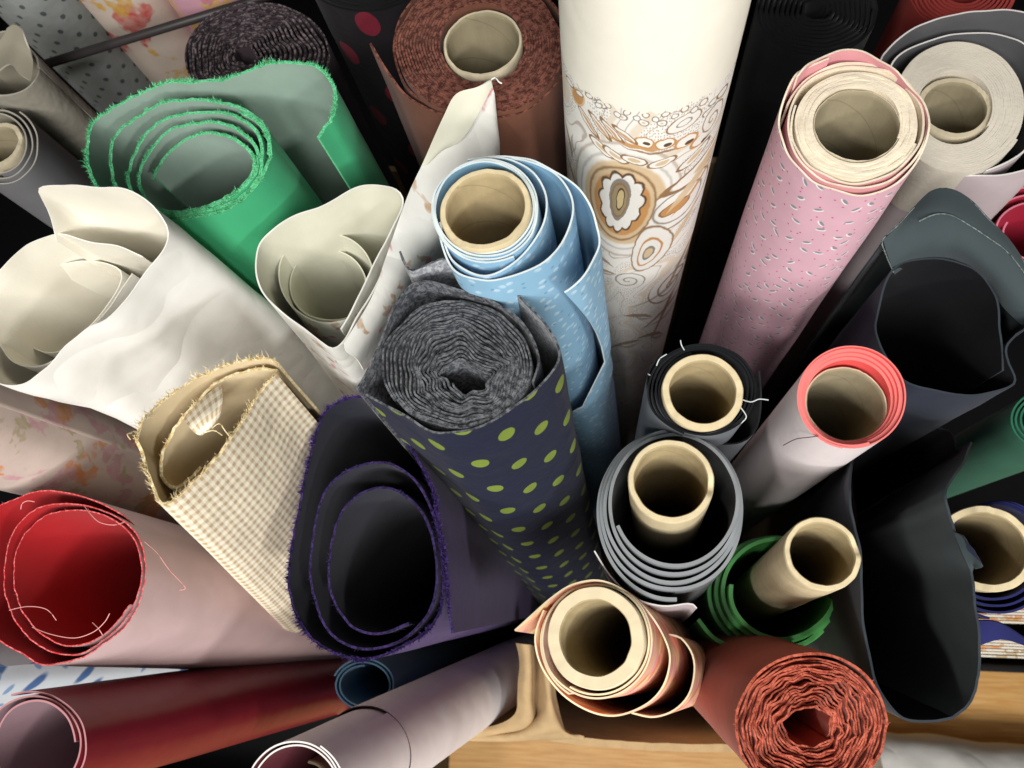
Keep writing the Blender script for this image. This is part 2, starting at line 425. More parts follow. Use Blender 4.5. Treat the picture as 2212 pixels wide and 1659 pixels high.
def fringe(R, rim, nrm, mat, per_m=900, ln=.004, wdt=.0003, out=.6, seed=3, name='frayed_threads', span=(0, 1), clump=1.0, droop=.0, parent=None):
    r = random.Random(seed); d = np.r_[0, np.cumsum(np.linalg.norm(np.diff(rim, axis=0), axis=1))]
    V = []; F = []
    for k in range(int(d[-1]*per_m)):
        s = (span[0]+r.random()*(span[1]-span[0]))*d[-1]; cl = noise.noise((s*70, seed, 1))+.6*noise.noise((s*260, seed, 2))
        if r.random() < clump*(.5-cl): continue
        i = min(int(np.searchsorted(d, s)), len(rim)-1)
        p = Vector(rim[i]); n = Vector((*nrm[i], 0)); t = Vector((-n.y, n.x, 0))
        p = p+n*r.uniform(-.0006, .0006)+t*r.uniform(-.0015, .0015)-Vector((0, 0, .0006))
        l = ln*r.uniform(.25, 1.0)*(1+.7*cl)*(1.5 if r.random() < .01 else 1)
        dr = (Vector((0, 0, 1-droop))+n*r.uniform(-out*.5, out)+t*r.uniform(-.5, .5)).normalized()
        dr2 = (dr+n*r.uniform(-.6, .8)+t*r.uniform(-.7, .7)).normalized()
        sd = t.cross(dr).normalized() if r.random() < .5 else t
        a = p; b = p+dr*l*.55; c = b+dr2*l*.45; q = len(V)
        V += [a-sd*wdt, a+sd*wdt, b+sd*wdt*.8, b-sd*wdt*.8, c]
        F += [(q, q+1, q+2, q+3), (q+3, q+2, q+4)]
    o = mesh_obj(name, V, F, [mat], None, None, parent or R.o, False); o['kind'] = 'stuff'
    return o
def tube(R, name, cx, cy, ro, ri, mats, dz=0.0, length=None, seg=72, torn=0.0, notch=None, seed=1, lean=None):
    """paper core: ring with inner and outer wall"""
    c = R.loc((cx, cy, dz)); L = length or (R.L+dz-.004); zt = R.L+dz
    rows = [0, .0008, .004, .012, .03, .07, .15, .3, .6, 2]; rows = [v for v in rows if v < L]+[L]
    V = []; F = []; mi = []; n = seg; U = []
    def prof(r, v, which):
        for i in range(n):
            a = 2*math.pi*i/n; rr = r
            t = torn*(.5+.5*noise.noise((math.cos(a)*2.2, math.sin(a)*2.2, seed))) + torn*.35*noise.noise((a*9, seed, 2)) if torn else 0
            if notch:
                da = math.degrees(a)-notch[0]; da = (da+180) % 360-180
                t += notch[2]*max(0, 1-(abs(da)/notch[1])**2)
            k = max(0, 1-v/.02)
            rr += (.0004*noise.noise((math.cos(a)*3, math.sin(a)*3, seed+v*20)))*1.0
            V.append((c.x+rr*math.cos(a), c.y+rr*math.sin(a), zt-v-t*k)); U.append((a*r, v))
    for v in rows: prof(ro - (.0006 if v == 0 else 0), v, 0)
    for v in rows: prof(ri + (.0006 if v == 0 else 0), v, 1)
    m = len(rows)
    for w_ in (0, 1):
        for r in range(m-1):
            for i in range(n):
                j = (i+1) % n; a = w_*m*n+r*n+i; b = w_*m*n+r*n+j
                q = (a, a+n, b+n, b); F.append(q if w_ == 0 else q[::-1]); mi.append(w_)
    q0 = len(V)
    for i in range(n): V.append(V[i]); U.append(U[i])
    for i in range(n): V.append(V[m*n+i]); U.append(U[m*n+i])
    for i in range(n):
        j = (i+1) % n; F.append((q0+i, q0+j, q0+n+j, q0+n+i)); mi.append(2)
    return mesh_obj(name, V, F, mats, mi, U, R.o)
def patch(R, name, rows, mats, th=.0012, n=(10, 26), parent=None, wr=0.0, seed=1):
    """a free corner of cloth through rows of picture points with heights"""
    G = [R.pts(r)+np.array([0, 0, R.L]) for r in rows]
    def rs(Q, k):
        Q = catmull(Q); d = np.r_[0, np.cumsum(np.linalg.norm(np.diff(Q, axis=0), axis=1)+1e-9)]
        s = np.linspace(0, d[-1], k); return np.stack([np.interp(s, d, Q[:, a]) for a in range(3)], 1)
    G = np.array([rs(g, n[1]) for g in G])
    G = np.array([rs(G[:, j], n[0]) for j in range(n[1])]).transpose(1, 0, 2)
    du = np.gradient(G, axis=1); dv = np.gradient(G, axis=0)
    N = np.cross(du, dv); N /= np.linalg.norm(N, axis=2)[:, :, None]+1e-12
    ul = np.cumsum(np.r_[0, np.linalg.norm(np.diff(G[0], axis=0), axis=1)]); vl = np.cumsum(np.r_[0, np.linalg.norm(np.diff(G[:, 0], axis=0), axis=1)])
    if wr:
        for i in range(n[0]):
            for j in range(n[1]):
                G[i, j] += N[i, j]*wr*noise.noise((ul[j]*25, vl[i]*25, seed))
    W = np.stack(np.meshgrid(ul, vl), 2)
    V = np.concatenate([(G+N*th/2).reshape(-1, 3), (G-N*th/2).reshape(-1, 3)]); U = np.concatenate([W.reshape(-1, 2)]*2)
    F = []; mi = []; a_, b_ = n; K = a_*b_
    for i in range(a_-1):
        for j in range(b_-1):
            q = (i*b_+j, i*b_+j+1, (i+1)*b_+j+1, (i+1)*b_+j)
            F.append(q); mi.append(0); F.append(tuple(K+x for x in q[::-1])); mi.append(1)
    loop = [j for j in range(b_)]+[i*b_+b_-1 for i in range(1, a_)]+[(a_-1)*b_+j for j in range(b_-2, -1, -1)]+[i*b_ for i in range(a_-2, 0, -1)]
    q0 = len(V); V = np.concatenate([V, V[loop], V[[K+x for x in loop]]]); U = np.concatenate([U, U[loop], U[loop]]); m = len(loop)
    for i in range(m):
        j = (i+1) % m; F.append((q0+j, q0+i, q0+m+i, q0+m+j)); mi.append(2)
    return mesh_obj(name, V, F, mats, mi, U, parent or R.o)
def thread(R, P, mat, r=.0004, name='loose_thread', parent=None):
    L = R.pts(P)+np.array([0, 0, R.L]); Q = catmull(L, n=8); V = []; F = []; k = 5
    for i, p in enumerate(Q):
        t = Vector(Q[min(i+1, len(Q)-1)]-Q[max(i-1, 0)]).normalized()
        a = t.orthogonal().normalized(); b = t.cross(a)
        for j in range(k): V.append(Vector(p)+(a*math.cos(j*2*math.pi/k)+b*math.sin(j*2*math.pi/k))*r)
    for i in range(len(Q)-1):
        for j in range(k): F.append((i*k+j, i*k+(j+1) % k, (i+1)*k+(j+1) % k, (i+1)*k+j))
    return mesh_obj(name, V, F, [mat], None, None, parent or R.o)
def box_mesh(name, lo, hi, mat, parent=None, bev=0.0):
    x0, y0, z0 = lo; x1, y1, z1 = hi
    V = [(x, y, z) for x in (x0, x1) for y in (y0, y1) for z in (z0, z1)]
    F = [(0, 1, 3, 2), (4, 6, 7, 5), (0, 4, 5, 1), (2, 3, 7, 6), (0, 2, 6, 4), (1, 5, 7, 3)]
    o = mesh_obj(name, V, F, [mat], None, None, parent, False)
    if bev:
        b = o.modifiers.new('bevel', 'BEVEL'); b.width = bev; b.segments = 2
    return o

# ================================================================== the setting
floor = mesh_obj('floor', [(-4, -3, 0), (4, -3, 0), (4, 4, 0), (-4, 4, 0)], [(0, 1, 2, 3)], [wood()], None, None, None, False)
floor['kind'] = 'structure'

CARD = plain('box cardboard', '#bfa37a', rough=.9, bumps=((300, .25, .0006), (40, .3, .002)), var=.14, vars_=60)
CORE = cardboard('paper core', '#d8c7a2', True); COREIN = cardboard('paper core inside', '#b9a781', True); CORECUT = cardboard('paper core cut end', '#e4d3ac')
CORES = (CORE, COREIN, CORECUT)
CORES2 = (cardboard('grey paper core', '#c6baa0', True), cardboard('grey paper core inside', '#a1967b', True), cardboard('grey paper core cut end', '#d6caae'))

# ------------------------------------------------------------------ cardboard box
BZ = .74; BX0, BX1, BY0, BY1 = at_z(835, 1655, .46).x+.02, at_z(1885, 1480, BZ).x, at_z(1250, 1590, BZ).y, .50
bo = bpy.data.objects.new('cardboard_box', None); C.objects.link(bo); bo.location = (0, 0, 0)
tag(bo, 'open brown cardboard box on the wooden floor holding the fabric rolls', 'box')
t_ = .006
box_mesh('bottom', (BX0, BY0, .001), (BX1, BY1, .007), CARD, bo)
def wall(name, a, b, z1, th, seed, torn=.006, n=70, bowk=.006):
    """corrugated wall between two ground points with an uneven upper edge and fluted core"""
    a = Vector(a); b = Vector(b); t = (b-a).normalized(); nn = Vector((-t.y, t.x, 0)); L = (b-a).length; V = []; F = []
    for i in range(n+1):
        p = a+t*L*i/n
        h = z1+torn*noise.noise((i*.35, seed, 0))+torn*.5*noise.noise((i*1.3, seed, 4))
        bow = nn*(bowk*math.sin(i/n*math.pi*2+seed))
        for s in (-1, 1):
            V.append(p+nn*s*th/2+Vector((0, 0, .0075))); V.append(p+nn*s*th/2+bow+Vector((0, 0, h)))
    for i in range(n):
        q = i*4
        F += [(q, q+4, q+5, q+1), (q+2, q+3, q+7, q+6), (q+1, q+5, q+7, q+3)]
    F += [(0, 1, 3, 2), (n*4, n*4+2, n*4+3, n*4+1)]
    return mesh_obj(name, V, F, [CARD], None, None, bo, False)
wall('wall', (BX0, BY0, 0), (BX1, BY0, 0), BZ, .007, 1)
wall('wall', (BX0, BY1, 0), (BX1, BY1, 0), BZ, .007, 2)
wall('wall', (BX0+.004, BY0+.004, 0), (BX0+.004, BY1-.004, 0), BZ, .007, 3)
wall('wall', (BX1-.004, BY0+.004, 0), (BX1-.004, BY1-.004, 0), BZ, .007, 4)
# crumpled flap folded into the box at the front
class AtRim:
    o = bo; L = 0.0
    def pts(s, P): return np.array([tuple(at_z(q[0], q[1], BZ+q[2])) for q in P])
patch(AtRim(), 'crumpled_flap', [
    [(1118, 1388, .05), (1124, 1440, .045), (1120, 1500, .035), (1112, 1545, .02), (1060, 1570, .006), (965, 1584, .004)],
    [(1140, 1392, .06), (1146, 1445, .055), (1144, 1505, .045), (1140, 1556, .028), (1085, 1580, .012), (968, 1592, .006)],
    [(1156, 1400, .02), (1160, 1450, .01), (1160, 1510, .0), (1158, 1562, .0), (1110, 1584, .0), (975, 1596, .002)],
    [(1172, 1405, .05), (1180, 1455, .05), (1186, 1515, .045), (1194, 1568, .035), (1205, 1586, .02), (1215, 1592, .006)],
    [(1188, 1410, .03), (1198, 1460, .03), (1206, 1520, .025), (1216, 1572, .02), (1240, 1588, .01), (1262, 1594, .002)]],
    (CARD, CARD, CARD), th=.004, n=(30, 36), wr=.005)

# ------------------------------------------------------------------ black boxes added in place of the darkness around the cardboard box
BLACKOUT = plain('blackout plastic', '#17171a', rough=.5, sheen=0, bumps=((60, .2, .002),), var=.1)
def blackout(label, x0, x1, y0, y1, z1):
    o = bpy.data.objects.new('blackout_box', None); C.objects.link(o); o.location = (x0, y0, 0); tag(o, label, 'blackout')
    X, Y, t = x1-x0, y1-y0, .008
    box_mesh('bottom', (0, 0, .001), (X, Y, .009), BLACKOUT, o)
    for lo, hi in (((0, 0, .0095), (X, t, z1)), ((0, Y-t, .0095), (X, Y, z1)), ((0, t+.0005, .0095), (t, Y-t-.0005, z1)), ((X-t, t+.0005, .0095), (X, Y-t-.0005, z1))):
        box_mesh('wall', lo, hi, BLACKOUT, o, .002)
blackout('black box added for the darkness left of the cardboard box under the red and maroon rolls', -1.6, at_z(835, 1655, .46).x, -.42, 1.9, .46)
blackout('black box added for the darkness right of the cardboard box with a bare rim over the wooden floor', BX1+.012, 1.2, at_z(2160, 1452, .42).y, 1.9, .42)
blackout('black box added for the darkness behind the cardboard box', -.25, BX1+.011, .51, 1.9, .46)

# ================================================================== rolls
# ---- green felt-backed roll
GR = plain('green fabric', '#45b27e', sheen=.3, var=.08); GRI = plain('grey green backing', '#93a89c', sheen=.2); GRE = flecked('green cut edge', '#4bbd80', '#84dba6', 900, sheen=.3)
R = Roll('fabric_roll', 'bright green fabric roll with grey backing, frayed rim and a loose outer loop', 440, 390, .46, (.03, -.02))
outer = [(684, 294), (700, 272), (716, 250), (724, 205), (712, 170), (675, 138), (608, 134), (541, 150), (483, 172), (420, 176), (363, 175), (300, 202), (235, 235), (200, 262), (186, 300), (186, 340), (200, 385), (245, 440), (320, 472), (370, 472), (433, 464), (485, 450), (533, 420), (568, 380), (583, 332), (577, 296), (556, 264), (520, 242)]
ring2 = [(575, 282), (545, 247), (500, 226), (445, 214), (395, 215), (340, 226), (290, 255), (250, 290), (236, 340), (248, 400), (300, 450), (370, 465), (440, 455), (505, 432), (555, 385), (566, 330)]
ring3 = [(555, 285), (520, 255), (470, 240), (417, 243), (360, 253), (312, 290), (284, 345), (278, 400), (318, 448), (375, 460), (440, 450), (500, 426), (548, 380), (556, 335)]
ring4 = [(540, 300), (500, 272), (450, 262), (400, 270), (350, 290), (312, 340), (298, 395), (326, 442), (380, 455), (440, 446), (496, 420), (540, 378), (545, 335), (505, 300), (450, 286), (400, 300), (356, 335), (330, 380)]
o, rm, nn = sheet(R, 'outer_loop', outer, (GR, GRI, GRE), th=.0021, fray=.0015, wr=.0012, seed=2, step=.0025)
fringe(R, rm, nn, GRE, 12000, .0036, .0002, 1.4, 4, parent=o)
o, rm, nn = sheet(R, 'inner_coil', [(579, 330)]+ring2+ring3+ring4, (GR, GRI, GRE), th=.0021, fray=.0015, wr=.0006, seed=3, step=.003, depth=.5)
fringe(R, rm, nn, GRE, 9000, .0026, .0002, 1.0, 5, parent=o)

# ---- white roll with a standing corner, left
WH = plain('white fabric', '#f1f0eb', var=.03, bumps=((900, .12, .0003), (9, .3, .010), (-12, .5, .012), (-42, .12, .003))); WHI = plain('ivory inside', '#e9e4d6', var=.05); WHE = plain('white cut edge', '#f3f1ea')
R = Roll('fabric_roll', 'crumpled plain white fabric roll with one corner standing up', 180, 680, .41, (.03, 0))
rimW = [(122, 520, .0), (104, 465, .014), (82, 405, .030), (140, 398, .031), (200, 398, .031), (260, 405, .029), (305, 424, .024), (340, 455, .016), (362, 500, .008), (345, 548, .003), (300, 603, 0), (262, 650, 0), (225, 683, .001), (185, 704, .003), (143, 745, .002), (100, 798, 0), (55, 830, 0), (0, 820, 0), (-60, 760, 0), (-70, 680, 0), (-45, 620, 0), (0, 580, 0), (50, 530, 0), (110, 506, .001), (180, 509, 0), (250, 522, -.002), (310, 546, -.006)]
sheet(R, 'outer_layer', rimW, (WH, WHI, WHE), th=.0006, wr=.0060, seed=11, step=.0028, wscale=(15, 12), rim=.002)
sheet(R, 'inner_coil', [(285, 590, -.022), (215, 690, -.022), (110, 780, -.022), (30, 780, -.023), (-10, 710, -.024), (15, 640, -.025), (80, 590, -.027), (165, 565, -.029), (235, 572, -.031), (262, 602, -.035), (212, 685, -.04), (130, 758, -.045), (66, 745, -.048), (52, 690, -.05), (92, 632, -.053), (160, 604, -.056), (222, 610, -.06)], (WH, WHI, WHI), th=.0007, wr=.001, seed=12, depth=.4)

# ---- white roll with small red flowers and a tall corner
FLO = floral('white with red sprigs', '#e9e8e2', .034, (('#d98591', .0, .8, .06), ('#c3a283', .013, 1.0, .045)), var=.04, bumps=((900, .12, .0003), (-13, .6, .01), (-45, .3, .003)))
FLI = plain('sage ivory inside', '#d9d8c6', var=.05)
R = Roll('fabric_roll', 'white fabric roll printed with small red sprigs, tall pointed corner sticking up', 700, 590, .455, foot=(1050, 1190))
rimF = [(881, 470, .0), (862, 520, 0), (836, 570, 0), (800, 640, 0), (765, 700, 0), (741, 737, 0), (718, 752, 0), (690, 735, 0), (640, 695, 0), (590, 655, 0), (562, 615, 0), (553, 575, 0), (562, 528, 0), (590, 495, .002), (630, 468, .004), (690, 447, .006), (755, 412, .008), (808, 400, .008), (855, 408, .006), (872, 440, .0), (845, 500, -.006), (815, 560, -.008), (775, 640, -.008), (735, 710, -.008)]
sheet(R, 'outer_layer', rimF, (FLO, FLI, WHE), th=.001, wr=.0012, seed=21, step=.0028)
sheet(R, 'inner_coil', spir((708, 588), (116, 108), (714, 622), (74, 70), 1.9, 55, (.01, 0, 2), (-.018, -.05), 40, 3, slack=6), (FLO, FLI, FLI), th=.0009, wr=.0006, seed=22, depth=.4)
patch(R, 'standing_corner', [
    [(742, 742, .002), (800, 648, .003), (832, 560, .004), (880, 425, .006), (922, 335, .010), (958, 253, .016), (985, 205, .021), (1030, 190, .025), (1061, 172, .027)],
    [(748, 760, 0), (818, 655, 0), (862, 565, 0), (920, 460, .001), (965, 375, .004), (1010, 310, .008), (1034, 262, .012), (1050, 215, .016), (1064, 190, .02)],
    [(770, 775, -.008), (840, 665, -.010), (885, 590, -.012), (952, 500, -.012), (1010, 420, -.010), (1055, 360, -.006), (1073, 310, 0), (1070, 250, .008), (1067, 205, .014)],
    [(785, 800, -.03), (850, 690, -.035), (900, 620, -.04), (970, 540, -.045), (1030, 470, -.045), (1068, 400, -.035), (1078, 345, -.02), (1074, 290, -.006), (1069, 225, .006)]],
    (FLI, FLO, WHE), th=.001, n=(16, 40), wr=.001)
patch(R, 'folded_edge', [
    [(908, 363, .008), (921, 335, .012), (958, 253, .019), (985, 204, .024), (1030, 188, .027), (1060, 173, .029)],
    [(912, 366, .007), (932, 345, .010), (975, 290, .016), (1005, 240, .020), (1036, 208, .023), (1061, 180, .026)],
    [(920, 358, .006), (945, 330, .008), (995, 303, .012), (1028, 255, .016), (1048, 216, .020), (1062, 186, .024)]],
    (FLI, FLI, WHE), th=.001, n=(8, 30))
thread(R, [(1061, 172, .027), (1070, 168, .028), (1078, 177, .028), (1084, 180, .027)], WHE, .0005)

# ---- cream gingham roll, frayed
GI = gingham(); GIB = plain('tan backing', '#dccaa6', var=.1); GIE = flecked('cream frayed yarn', '#d8bd86', '#f7ebc6', 500)
R = Roll('fabric_roll', 'flattened cream and tan gingham fabric roll with a frayed rim', 460, 930, .39, foot=(880, 1390))
rimC = [(596, 806, 0), (563, 842, 0), (533, 894, 0), (493, 954, 0), (455, 1000, 0), (417, 1040, 0), (375, 1078, 0), (345, 1086, 0), (326, 1040, .002), (312, 985, .004), (297, 938, .006), (333, 880, .004), (380, 842, .002), (427, 815, 0), (477, 792, 0), (525, 775, 0), (575, 772, 0), (600, 784, 0)]
o, rm, nn = sheet(R, 'outer_layer', rimC, (GI, GIB, GIE), th=.0016, fray=.002, wr=.0008, seed=31, step=.0024, relax=(-.75, .40))
fringe(R, rm, nn, GIE, 5200, .0066, .00022, .6, 6, parent=o)
o, rm, nn = sheet(R, 'inner_coil', [(598, 800, -.004), (560, 797, -.004), (520, 803, -.004), (467, 826, -.004), (430, 862, -.004), (393, 902, -.005), (362, 945, -.006), (347, 990, -.008), (352, 1035, -.012), (385, 1050, -.016), (430, 1005, -.02)], (GI, GIB, GIE), th=.0016, fray=.002, wr=.0006, seed=32, depth=.35)
fringe(R, rm, nn, GIE, 2600, .0032, .0002, .9, 7, parent=o)
fo = patch(R, 'torn_fold', [[(480, 832, -.003), (440, 858, -.003), (398, 905, -.004)], [(482, 862, .003), (446, 892, .005), (408, 922, .002)], [(474, 892, .004), (454, 915, .006), (424, 938, .002)], [(470, 905, .0), (456, 926, .001), (436, 942, -.002)]], (GI, GI, GIE), n=(12, 16), wr=.002)
for pp in ([(458, 925, .0), (474, 915, .005), (486, 930, .003), (500, 948, -.002)], [(440, 935, .0), (462, 930, .004), (480, 940, .0)], [(330, 900, .004), (312, 905, .008), (300, 925, .008)], [(285, 935, .004), (275, 938, .006), (282, 950, .004)]):
    thread(R, pp, GIE, .0003)

# ---- red roll, pale outside
RDO = plain('dusty pink outside', '#cbb0b0', var=.06, rough=.6, spec=.3, bumps=((300, .1, .0004), (12, .3, .006), (-9, .35, .012))); RDI = plain('red inside', '#b01f25', var=.08, sheen=.3); RDE = flecked('red cut edge', '#d8383c', '#f08a8c', 500)
R = Roll('fabric_roll', 'red lined fabric roll with dusty pink outside and loose pink threads', 160, 1250, .50, foot=(1060, 1400))
rimR = [(302, 1150, -.01), (262, 1112, -.002), (210, 1085, 0), (150, 1066, 0), (94, 1061, 0), (40, 1075, 0), (-15, 1105, 0), (-45, 1180, 0), (-55, 1260, 0), (-40, 1340, 0), (0, 1385, 0), (50, 1415, 0), (92, 1436, 0), (170, 1422, 0), (228, 1388, 0), (264, 1357, 0), (293, 1318, 0), (309, 1270, 0), (313, 1215, 0), (300, 1165, 0), (266, 1128, 0), (215, 1100, 0), (160, 1088, 0), (100, 1092, 0), (50, 1120, 0), (20, 1170, 0), (8, 1240, 0), (18, 1310, 0), (50, 1365, -.001), (105, 1405, -.001), (170, 1412, -.001), (225, 1380, -.001), (262, 1348, -.001), (288, 1310, -.001), (303, 1262, -.001), (305, 1210, -.001), (290, 1165, -.001), (255, 1130, -.001), (205, 1108, -.001), (150, 1102, -.002), (95, 1115, -.002), (50, 1155, -.002), (30, 1220, -.002), (36, 1295, -.003), (75, 1355, -.003), (130, 1392, -.003), (190, 1388, -.003), (240, 1355, -.003), (280, 1305, -.003)]
o, rm, nn = sheet(R, 'coiled_sheet', rimR, (RDO, RDI, RDE), th=.0008, wr=.0008, seed=41, step=.003, fray=.001, depth=.9)
fringe(R, rm, nn, RDE, 120, .004, .00016, .8, 8, parent=o)
RTH = plain('pink thread', '#f0a8a4')
for pp in ([(70, 1355, .0), (110, 1370, .006), (160, 1378, .008), (200, 1366, .008), (225, 1345, .01), (237, 1325, .012)], [(180, 1090, .002), (195, 1110, .006), (215, 1128, .006), (245, 1134, .006), (268, 1128, .002)], [(20, 1318, .001), (60, 1310, .007), (100, 1316, .007), (122, 1340, .004)], [(45, 1100, .001), (48, 1088, .003), (60, 1082, .003), (75, 1084, .001)], [(312, 1170, .0), (340, 1195, .003), (365, 1230, .0), (395, 1262, -.003), (400, 1272, -.004), (388, 1275, -.004)], [(200, 1345, .004), (212, 1357, .006), (222, 1372, .004)]):
    thread(R, pp, RTH, .00028)

# ---- dark purple roll, frayed
PU = plain('dark purple fabric', '#3a2260', sheen=.5, var=.15); PUI = plain('charcoal backing', '#1b1d2c', sheen=.1, var=.1); PUE = flecked('purple frayed yarn', '#1f1636', '#3f2e64', 600, sheen=.4)
PUF = flecked('violet frayed yarn', '#2c1d50', '#553c8c', 500)
R = Roll('fabric_roll', 'dark purple fabric roll with charcoal backing and furry frayed rim', 805, 1200, .45, (.0, 0))
rimV = [(976, 1368, -.012), (968, 1310, -.004), (964, 1225, 0), (950, 1140, 0), (935, 1065, .0), (905, 1000, .0), (868, 945, .002), (820, 890, .004), (775, 858, .004), (725, 872, .003), (698, 895, .002), (676, 955, 0), (660, 1030, 0), (638, 1140, 0), (624, 1240, 0), (630, 1300, 0), (658, 1362, 0), (708, 1405, 0), (765, 1425, 0), (820, 1418, 0), (870, 1395, 0), (918, 1366, 0), (950, 1320, 0), (957, 1260, -.001), (953, 1190, -.001), (938, 1115, -.001), (905, 1050, -.001), (868, 1015, -.001), (820, 998, -.001), (760, 1012, -.001), (710, 1050, -.001), (684, 1120, -.001), (668, 1220, -.001), (680, 1305, -.001), (715, 1370, -.002), (770, 1400, -.002), (830, 1398, -.002), (885, 1370, -.002), (930, 1315, -.003), (944, 1240, -.003), (930, 1150, -.003), (895, 1085, -.003), (840, 1055, -.003), (780, 1065, -.004), (735, 1110, -.004), (712, 1190, -.004), (715, 1280, -.005), (755, 1350, -.005), (815, 1370, -.005), (880, 1345, -.005)]
o, rm, nn = sheet(R, 'coiled_sheet', rimV, (PU, PUI, PUE), th=.0014, wr=.0008, seed=51, step=.003, fray=.0015)
fringe(R, rm, nn, PUF, 9000, .0042, .0002, 1.2, 9, span=(0, .5), parent=o)
fringe(R, rm, nn, PUE, 1800, .003, .0002, 1.0, 19, span=(.5, 1), clump=1.2, parent=o)

# ---- navy roll with lime dots around a grey knit
PK = polka('navy with lime dots', '#1d2238', '#7a8c38', .0400, .0053, (.004, .003), 1.25); KN = flecked('grey knit', '#3c3e45', '#74767c', 380, var=.2, sheen=.3); KNE = flecked('grey knit cut edge', '#2f3136', '#808286', 330, .34, .68, var=.2, sheen=.3)
KL = flecked('pale grey lining', '#85878d', '#b4b6ba', 380, var=.1)
R = Roll('fabric_roll', 'navy fabric roll with lime polka dots and layered grey knit lining', 985, 795, .40, (.05, -.17))
rimK = [(771, 843, .002), (800, 790, .002), (825, 735, .002), (848, 672, .003), (880, 622, .004), (918, 606, .004), (988, 626, .003), (1060, 650, .002), (1115, 682, .002), (1150, 730, .001), (1164, 780, 0), (1150, 825, -.002)]
rimK2 = [(861, 544, .008), (872, 570, .007), (888, 586, .006), (915, 577, .005), (968, 558, .005), (1028, 576, .004), (1088, 606, .003), (1138, 656, .002), (1181, 704, .001), (1203, 745, 0), (1203, 780, 0), (1184, 815, 0), (1144, 855, 0), (1094, 892, 0), (1040, 924, 0), (990, 938, 0), (930, 935, 0), (880, 905, 0), (832, 875, 0), (790, 852, 0)]
sheet(R, 'dotted_outer_layer', rimK2, (PK, KL, KNE), th=.0012, wr=.0016, seed=61, step=.0026, uoff=.003)
sheet(R, 'second_layer', rimK, (PK, KN, KNE), th=.0012, wr=.0008, seed=62, step=.0026, depth=.3)
o, rm, nn = sheet(R, 'knit_layers', spir((988, 786), (162, 138), (1008, 818), (44, 38), 18, 150, (.01, .10, 5), (-.001, -.002), 60, 5, .5, ((26, .013), (9, .032))), (KN, KN, KNE), th=.0010, step=.0022, depth=.2, rim=.0022, seed=63)

fringe(R, rm, nn, KNE, 1500, .0014, .00013, 1.2, 22, parent=o)

# ---- pale blue roll with a paper core
BL = flecks('pale blue with flecks', '#8fbad6', .01, ((.0, .010, '#b9d6e6', .15, '#a9cbe0', 1.6), (.3, .014, '#6f9fc0', .08, None, 1.3)), .2); BLI = plain('blue backing', '#7fa9c4', var=.05); BLE = plain('pale blue cut edge', '#dfe9ea')
R = Roll('fabric_roll', 'pale blue fabric roll loosely wound on a paper core', 1050, 448, .40, (.055, -.05))
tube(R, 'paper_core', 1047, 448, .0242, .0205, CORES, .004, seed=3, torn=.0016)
sheet(R, 'wound_layers', spir((1050, 455), (118, 112), (1047, 448), (103, 98), 3.2, 60, (0.01, 0, 3), (-.001, 0), 40, 6, slack=4), (BL, BLI, BLE), th=.0010, step=.0025, depth=.9, seed=71)
rimB = [(950, 480, -.002), (975, 560, -.003), (1040, 595, -.003), (1100, 575, -.003), (1150, 525, -.003), (1178, 470, -.003), (1178, 415, -.003), (1146, 368, -.003), (1090, 342, -.003), (1020, 350, -.003), (960, 395, -.003), (942, 470, -.004), (975, 575, -.004), (1040, 604, -.004), (1098, 598, -.004), (1161, 575, -.004), (1202, 540, -.004), (1230, 490, -.004), (1238, 445, -.004), (1225, 405, -.004), (1190, 368, -.004), (1130, 346, -.004), (1080, 340, -.004)]
sheet(R, 'middle_layer', rimB, (BL, BLI, BLE), th=.0010, wr=.0004, step=.0026, seed=72)
rimB2 = [(1010, 345, -.004), (1080, 338, -.004), (1140, 344, -.004), (1195, 368, -.004), (1245, 398, -.004), (1275, 436, -.005), (1288, 475, -.006), (1294, 515, -.008), (1283, 550, -.010), (1255, 604, -.012), (1200, 640, -.012), (1130, 650, -.012), (1050, 640, -.012)]
def cutB(v):
    if v < .16: return .76-.13*math.sin(v/.16*math.pi/2)
    return min(1.0, .63+.4*((v-.16)/.10))
sheet(R, 'loose_outer_layer', rimB2, (BL, BLI, BLE), th=.0010, wr=.0005, step=.0024, seed=73, cut=cutB)

# ---- cream paisley roll, tallest
R = Roll('fabric_roll', 'tall cream fabric roll printed with a brown paisley border', 1440, -290, .315, (-.02, -.06))
PR = .5*486*R.px
cP = R.loc((1440, -290)); 
def on_cyl(px, py):
    """u (m round the roll), v (m below the top) of a picture point on the near side"""
    o_ = R.I @ CAMP; d_ = (R.I.to_3x3() @ ray(px, py)); ox, oy = o_.x-cP.x, o_.y-cP.y
    a = d_.x**2+d_.y**2; b = ox*d_.x+oy*d_.y; c = ox*ox+oy*oy-PR*PR; D = b*b-a*c
    t = (-b-math.sqrt(max(D, 0)))/a; p = o_+d_*t
    ang = math.atan2(p.y-cP.y, p.x-cP.x) % (2*math.pi)
    return ang*PR, R.L-p.z
def spot(px, py):
    a, b_, c_ = on_cyl(px, py), on_cyl(px+2, py), on_cyl(px, py+2)
    return a[0], a[1], abs(b_[0]-a[0])/2+1e-6, abs(c_[1]-a[1])/2+1e-6, (1 if b_[0] > a[0] else -1)
PA = paisley(spot, on_cyl(1400, 238)[1]); PAI = plain('cream inside', '#efe7d2')
rp = [(cP.x+PR*math.cos(a), cP.y+PR*math.sin(a), 0) for a in np.linspace(0, 2*math.pi, 40)]
sheet(R, 'outer_layer', np.array(rp), (PA, PAI, PAI), th=.001, raw=True, wr=.0006, step=.002, seed=81, rim=.001)
